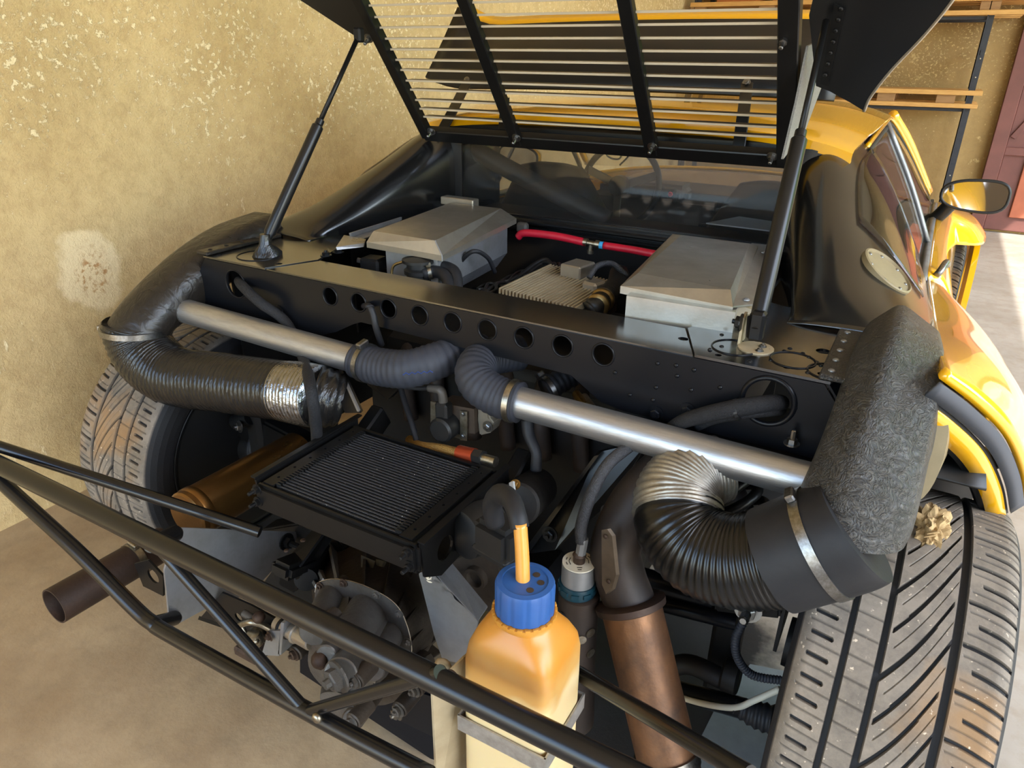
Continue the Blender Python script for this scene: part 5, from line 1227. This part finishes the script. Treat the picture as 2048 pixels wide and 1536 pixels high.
# ------------------------------------------------------------------ black plastic pump / distributor with elbow hose
ds_ = thing('distributor', P(1000, 1060, y=-.3), 'black plastic distributor cap and elbow boot behind the bottle', 'distributor')
mesh('cap_box', *box(P(1000, 1072, y=-.345), (.066, .05, .056), .009, ('Z', -.2), 2), 'plastic_black', ds_, 40)
mesh('base_plate', *box(P(1000, 1098, y=-.325), (.068, .055, .014), .004, ('Z', -.2)), 'plastic_black', ds_)
mesh('body', *lathe([(.040, 0), (.042, .03), (.038, .06), (.02, .066)], P(985, 1045, y=-.26), (-.3, -1, .1), 28), 'plastic_black', ds_, 40)
mesh('elbow_boot', *tube([P(990, 1045, y=-.365), P(985, 1010, y=-.375), P(1000, 988, y=-.39), P(1022, 1000, y=-.41), P(1034, 1030, y=-.428), P(1040, 1056, y=-.434)], [.0135, .0135, .0135, .0125, .0115, .0115], 18, 6), 'rubber', ds_, True)
mesh('motor', *cyl(P(1035, 1010, y=-.22), P(1075, 975, y=-.10), .036, 28, .004), 'engine_dark', ds_, 40)
bolt(ds_, P(1030, 970, y=-.24), (0, -.6, .8), .006, 'brass'); 
mesh('strap', *prism([P(1018, 965, y=-.25), P(1026, 962, y=-.25), P(1030, 1000, y=-.26), P(1022, 1000, y=-.26)], (.003, 0, 0)), 'alu_plate', ds_)
mesh('vent_pipe', *tube([P(1055, 840, y=-.10), P(1058, 870, y=-.11), P(1072, 905, y=-.12), P(1072, 940, y=-.125)], [.011, .010, .009, .010], 14), 'rubber', ds_, True)
# ------------------------------------------------------------------ small canister with braided line
cn = thing('filter_canister', P(1160, 1140, y=-.2), 'small grey filter canister with printed cap on a black drilled post', 'canister')
cc = P(1158, 1124, y=-.215); ax = V((0, 0, 1))
mesh('can', *lathe([(.0265, -.042), (.0265, -.006), (.0262, -.003), (.0225, 0)], cc, ax, 32), 'alu_plate', cn, 40)
cap = mesh('cap_label', *lathe([(.0262, -.001), (.0262, .001), (.001, .001)], cc, ax, 32), 'label_white', cn, 40)
for a in (.5, 1.1, 2.2, 3.3, 3.9, 5.2):
    for k in range(2): mesh('print', *box(cc+V((math.cos(a)*(.015+.005*k), math.sin(a)*(.015+.005*k), .0012)), (.0012, .008-.002*k, .0005), 0, ('Z', a)), 'ink', cap)
mesh('teal_cup', *lathe([(.029, -.058), (.030, -.04), (.029, -.036), (.027, -.036)], cc, ax, 32), 'teal', cn, 40)
for k in range(10): a = 2*PI*k/10; mesh('cup_tab', *box(cc+V((math.cos(a)*.030, math.sin(a)*.030, -.046)), (.003, .012, .008), 0, ('Z', a)), 'teal', cn)
ps = mesh('post', *lathe([(.040, -.34), (.034, -.20), (.033, -.058), (.028, -.056)], cc+V((.004, 0, 0)), ax, 28), 'header_black', cn, 40)
for k, (a, z) in enumerate(((-.5, -.115), (-.4, -.16), (-.95, -.125), (-2.0, -.09))): mesh('post_hole', *lathe([(.008, 0), (.0085, .002), (.006, .0022)], cc+V((.004+.0335*math.cos(a), .0335*math.sin(a), z)), (math.cos(a), math.sin(a), 0), 16), 'zinc' if k < 3 else 'ink', ps)
mesh('fitting', *lathe([(.0095, 0), (.0095, .012), (.011, .014), (.006, .022)], cc, ax, 16), 'rusty_bolt', cn, 40)
mesh('swage', *lathe([(.0085, .018), (.0085, .045), (.0075, .048)], cc, V((.1, 0, 1)), 8), 'alu_plate', cn)
mesh('line', *tube([cc+V((.002, 0, .04)), P(1163, 1050, y=-.215), P(1182, 990, y=-.205), P(1215, 930, y=-.18), P(1262, 890, y=-.14)], .0095, 14), 'braid', cn, True)
# ------------------------------------------------------------------ coil-over damper, arms, hub hoses
cs = thing('coil_spring', P(1465, 985, y=-.04), 'black coil spring over a bright damper behind the right aluminium pipe', 'spring')
sa, sb_ = P(1425, 905, y=-.03), P(1505, 1075, y=-.05); u_, v_, w_ = basis(sb_-sa); Ls = (sb_-sa).length
hp_ = [sa+w_*(Ls*k/110)+(u_*math.cos(k*2*PI/20)+v_*math.sin(k*2*PI/20))*.040 for k in range(111)]
mesh('spring', *tube(hp_, .0085, 12, raw=True), 'frame_black', cs, True)
mesh('damper', *cyl(sa-w_*.04, sb_+w_*.06, .022, 20), 'alu_plate', cs, 40)
mesh('perch', *lathe([(.05, 0), (.05, .012), (.03, .03)], sb_, w_, 24), 'frame_black', cs, 40)
mesh('top_cup', *lathe([(.045, -.02), (.045, 0), (.03, .01)], sa, -w_, 24), 'frame_black', cs, 40)
susp = thing('suspension_arm', P(1400, 1200, y=0), 'blue-black tubular suspension arm beside the right tyre', 'suspension arm')
mesh('arm_tube', *cyl(P(1275, 1155, y=.0), P(1430, 1200, y=.0), .022, 20), 'deck_black', susp, 40)
mesh('arm_tube', *cyl(P(1290, 1200, y=-.02), P(1475, 1246, y=-.03), .014, 18), 'deck_black', susp, 40)
mesh('arm_plate', *prism([P(1420, 1180, y=-.06), P(1560, 1200, y=-.06), P(1560, 1240, y=-.06), P(1430, 1225, y=-.06)], (0, .03, 0), .004), 'frame_black', susp)
bolt(susp, P(1497, 1218, y=-.08), (0, -1, .2), .013, 'steel', kind='stud')
mesh('upright', *box(P(1450, 1300, y=.02), (.05, .06, .26), .008), 'engine_dark', susp)
mesh('lower_hose', *tube([P(1335, 1345, y=-.06), P(1350, 1332, y=-.06), P(1385, 1330, y=-.06), P(1445, 1358, y=-.06)], .018, 16), 'rubber', susp, True)
mesh('lower_arm', *cyl(P(1335, 1375, y=-.06), P(1490, 1418, y=-.09), .018, 18), 'deck_black', susp, 40)
mesh('joint', *cyl(P(1445, 1345, y=-.06), P(1480, 1358, y=-.06), .030, 20, .004), 'engine_dark', susp, 40)
mesh('gaiter', *tube([P(1470, 1412, y=-.09), P(1510, 1428, y=-.09), P(1545, 1440, y=-.09)], [.016, .024, .026], 18, 6, corr=.004, pitch=.012), 'rubber', susp, True)
mesh('clear_line', *tube([P(1340, 1388, y=-.08), P(1410, 1408, y=-.10), P(1470, 1415, y=-.10), P(1510, 1400, y=-.10), P(1560, 1378, y=-.09)], .0055, 10), 'label_white', susp, True)
bhp = thing('brake_hose', P(1480, 1290, y=-.1), 'grey spiral brake hose looping beside the right tyre', 'hose')
mesh('hose_body', *tube([P(1490, 1238, y=-.10), P(1472, 1275, y=-.11), P(1475, 1315, y=-.11), P(1505, 1350, y=-.10), P(1570, 1362, y=-.08)], .0075, 14, 8, corr=.0015, pitch=.005), 'grey_hose', bhp, True)
# left side suspension
sl_ = thing('drive_shaft', (-.4, 0, .35), 'dark left drive shaft and suspension arm between gearbox and wheel', 'drive shaft')
mesh('shaft', *cyl((-.15, -.02, .36), (-.66, 0, .32), .024, 20), 'engine_dark', sl_, 40)
mesh('upper_arm', *prism([P(430, 845, y=-.03), P(500, 830, y=-.03), P(640, 905, y=-.06), P(625, 950, y=-.06), P(520, 905, y=-.04)], (0, .05, 0), .006), 'frame_black', sl_)
mesh('boot', *tube([(-.50, 0, .335), (-.56, 0, .33), (-.63, 0, .325)], [.03, .045, .055], 24, 6, corr=.008, pitch=.016), 'rubber', sl_, True)
mesh('joint_pin', *cyl(P(470, 845, y=-.06), P(500, 835, y=-.05), .018, 18), 'frame_black', sl_, 40)
bolt(sl_, P(480, 853, y=-.075), (-.3, -1, .2), .010, 'steel')
mesh('carrier_plate', *box((-.60, .01, .36), (.05, .12, .22), .01), 'engine_dark', sl_)
mesh('brake_line', *tube([P(415, 930, y=-.08), P(435, 950, y=-.09), P(450, 970, y=-.10)], .004, 8), 'zinc', sl_, True)
# dark chassis plates either side of the engine bay
cp1 = thing('chassis_plate', P(670, 780, y=-.05), 'dark slanting chassis brace beside the foil hose end', 'brace')
mesh('plate', *prism([P(640, 700, y=-.085), P(668, 706, y=-.085), P(722, 826, y=-.215), P(690, 826, y=-.215)], (0, .006, .002)), 'satin_black', cp1)
mesh('edge_flange', *prism([P(666, 706, y=-.086), P(670, 707, y=-.086), P(721, 820, y=-.212), P(717, 820, y=-.212)], (.002, -.006, 0)), 'alu_plate', cp1)
mesh('lower_plate', *prism([P(730, 750, y=-.02), P(800, 775, y=-.02), P(775, 800, y=-.03), P(735, 770, y=-.03)], (0, .02, 0)), 'satin_black', cp1)
cp2 = thing('chassis_plate', P(1160, 980, y=.0), 'wide dark slanting chassis panel behind the braided line', 'brace')
mesh('plate', *prism([P(1040, 1110, y=-.12), P(1195, 905, y=-.06), P(1300, 880, y=-.04), P(1215, 1010, y=-.10), P(1110, 1100, y=-.13)], (0, .008, 0)), 'satin_black', cp2)
mesh('flange', *prism([P(1195, 905, y=-.06), P(1205, 902, y=-.06), P(1060, 1105, y=-.12), P(1045, 1108, y=-.12)], (0, -.015, 0)), 'satin_black', cp2)
bolt(cp2, P(1100, 1068, y=-.135), (0, -1, .1), .010, 'satin_black')
bolt(cp2, P(1215, 1022, y=-.11), (0, -1, .1), .008, 'satin_black')
# ------------------------------------------------------------------ cables through the cross member
hc = thing('fuel_hose', P(560, 650, y=-.1), 'black fabric hose hanging from the left hole of the cross member', 'hose')
mesh('hose_body', *tube([P(478, 562, y=-.06), P(485, 572, y=-.10), P(520, 605, y=-.115), P(572, 645, y=-.10), P(608, 720, y=-.15), P(622, 780, y=-.262), P(632, 850, y=-.255), P(634, 890, y=-.235)], .0105, 14), 'fabric_hose', hc, True)
lc = thing('sensor_lead', P(755, 640, y=-.1), 'thin taped lead hanging from a hole in the cross member', 'cable')
mesh('lead', *tube([P(728, 612, y=-.06), P(738, 612, y=-.095), P(746, 628, y=-.10), P(752, 655, y=-.10), P(763, 690, y=-.085)], .006, 10), 'rubber', lc, True)
mesh('tie_ring', *lathe([(.007, -.003), (.0085, 0), (.007, .003)], P(739, 613, y=-.097), (.3, -.4, -1), 14), 'rubber', lc, True)
lc2 = thing('sensor_lead', P(820, 830, y=-.1), 'thin rubber lead curving down behind the oil cooler', 'cable')
mesh('lead', *tube([P(800, 768, y=-.07), P(808, 800, y=-.09), P(825, 850, y=-.12), P(835, 890, y=-.14)], .0055, 10), 'rubber', lc2, True)
bh = thing('braided_cable', P(1440, 830, y=-.11), 'pair of black braided cables passing through the right hole of the cross member', 'cable')
mesh('cable', *tube([P(1562, 806, y=-.05), P(1545, 806, y=-.085), P(1480, 815, y=-.105), P(1400, 832, y=-.11), P(1350, 852, y=-.10), P(1300, 900, y=-.03)], [.012, .012, .013, .012, .0105, .0105], 16), 'fabric_hose', bh, True)
mesh('cable', *tube([P(1562, 820, y=-.05), P(1545, 822, y=-.085), P(1485, 828, y=-.10), P(1430, 838, y=-.098), P(1395, 852, y=-.09)], .0078, 14), 'fabric_hose', bh, True)
mesh('cable_tie', *lathe([(.0155, -.0025), (.0155, .0025)], P(1474, 819, y=-.104), P(1400, 832, y=-.11)-P(1480, 815, y=-.105), 16), 'plastic_black', bh)
th_ = thing('cable', P(1390, 980, y=-.1), 'grey cable with a zip tie hanging by the coil spring', 'cable')
mesh('cable', *tube([P(1372, 935, y=-.12), P(1385, 965, y=-.125), P(1402, 992, y=-.125), P(1412, 1020, y=-.12)], .006, 10), 'grey_hose', th_, True)
mesh('tie', *tube([P(1402, 998, y=-.128), P(1412, 990, y=-.13), P(1425, 988, y=-.125)], .0018, 6), 'bracket_beige', th_, True)
# ------------------------------------------------------------------ floor and tyre debris
cg = thing('card_sheet', P(1470, 1440, z=0), 'grey card sheet lying on the dark floor inside the right tyre', 'card')
mesh('sheet', *prism([P(1340, 1600, z=.001), P(1437, 1405, z=.001), P(1500, 1330, z=.001), P(1600, 1350, z=.001), P(1560, 1600, z=.001)], (0, 0, .003)), 'card_grey', cg)
from mathutils import noise as mnz
lf = thing('leaf_clump', P(1862, 1040, x=.79), 'crumpled dry leaf clump stuck on top of the right tyre', 'leaf')
bm = bmesh.new(); bmesh.ops.create_icosphere(bm, subdivisions=4, radius=1)
for v in bm.verts:
    d = 1+.5*mnz.noise(v.co*2.3)+.4*mnz.noise(v.co*6)
    v.co = V((v.co.x*.020*d, v.co.y*.034*d, v.co.z*.016*d))
def on_tyre(px, py):
    d = RGT*((px-1024)/FPX) - UPV*((py-768)/FPX) + FWD; c = CAM-V((0, 0, .315)); a = d.y**2+d.z**2; bq = 2*(c.y*d.y+c.z*d.z); e = c.y**2+c.z**2-.318**2
    return CAM+d*((-bq-math.sqrt(max(0, bq*bq-4*a*e)))/(2*a))
lc_ = on_tyre(1862, 1056)
bmesh.ops.transform(bm, matrix=Matrix.Translation(V((lc_.x, lc_.y, 0))+V((0, 0, lc_.z))) @ Matrix.Rotation(.5, 4, 'X'), verts=bm.verts[:])
mesh('crumpled_leaf', *bmvf(bm), 'leaf_litter', lf)
for k in range(5):
    random.seed(k+3); c = lc_+V((random.uniform(-.015, .015), random.uniform(-.035, .01), random.uniform(-.008, .012)))
    mesh('leaf_flake', *prism([c, c+V((.012, .004, .006)), c+V((.016, .014, -.002)), c+V((.004, .012, .002))], (0, 0, .001)), 'leaf_litter', lf)
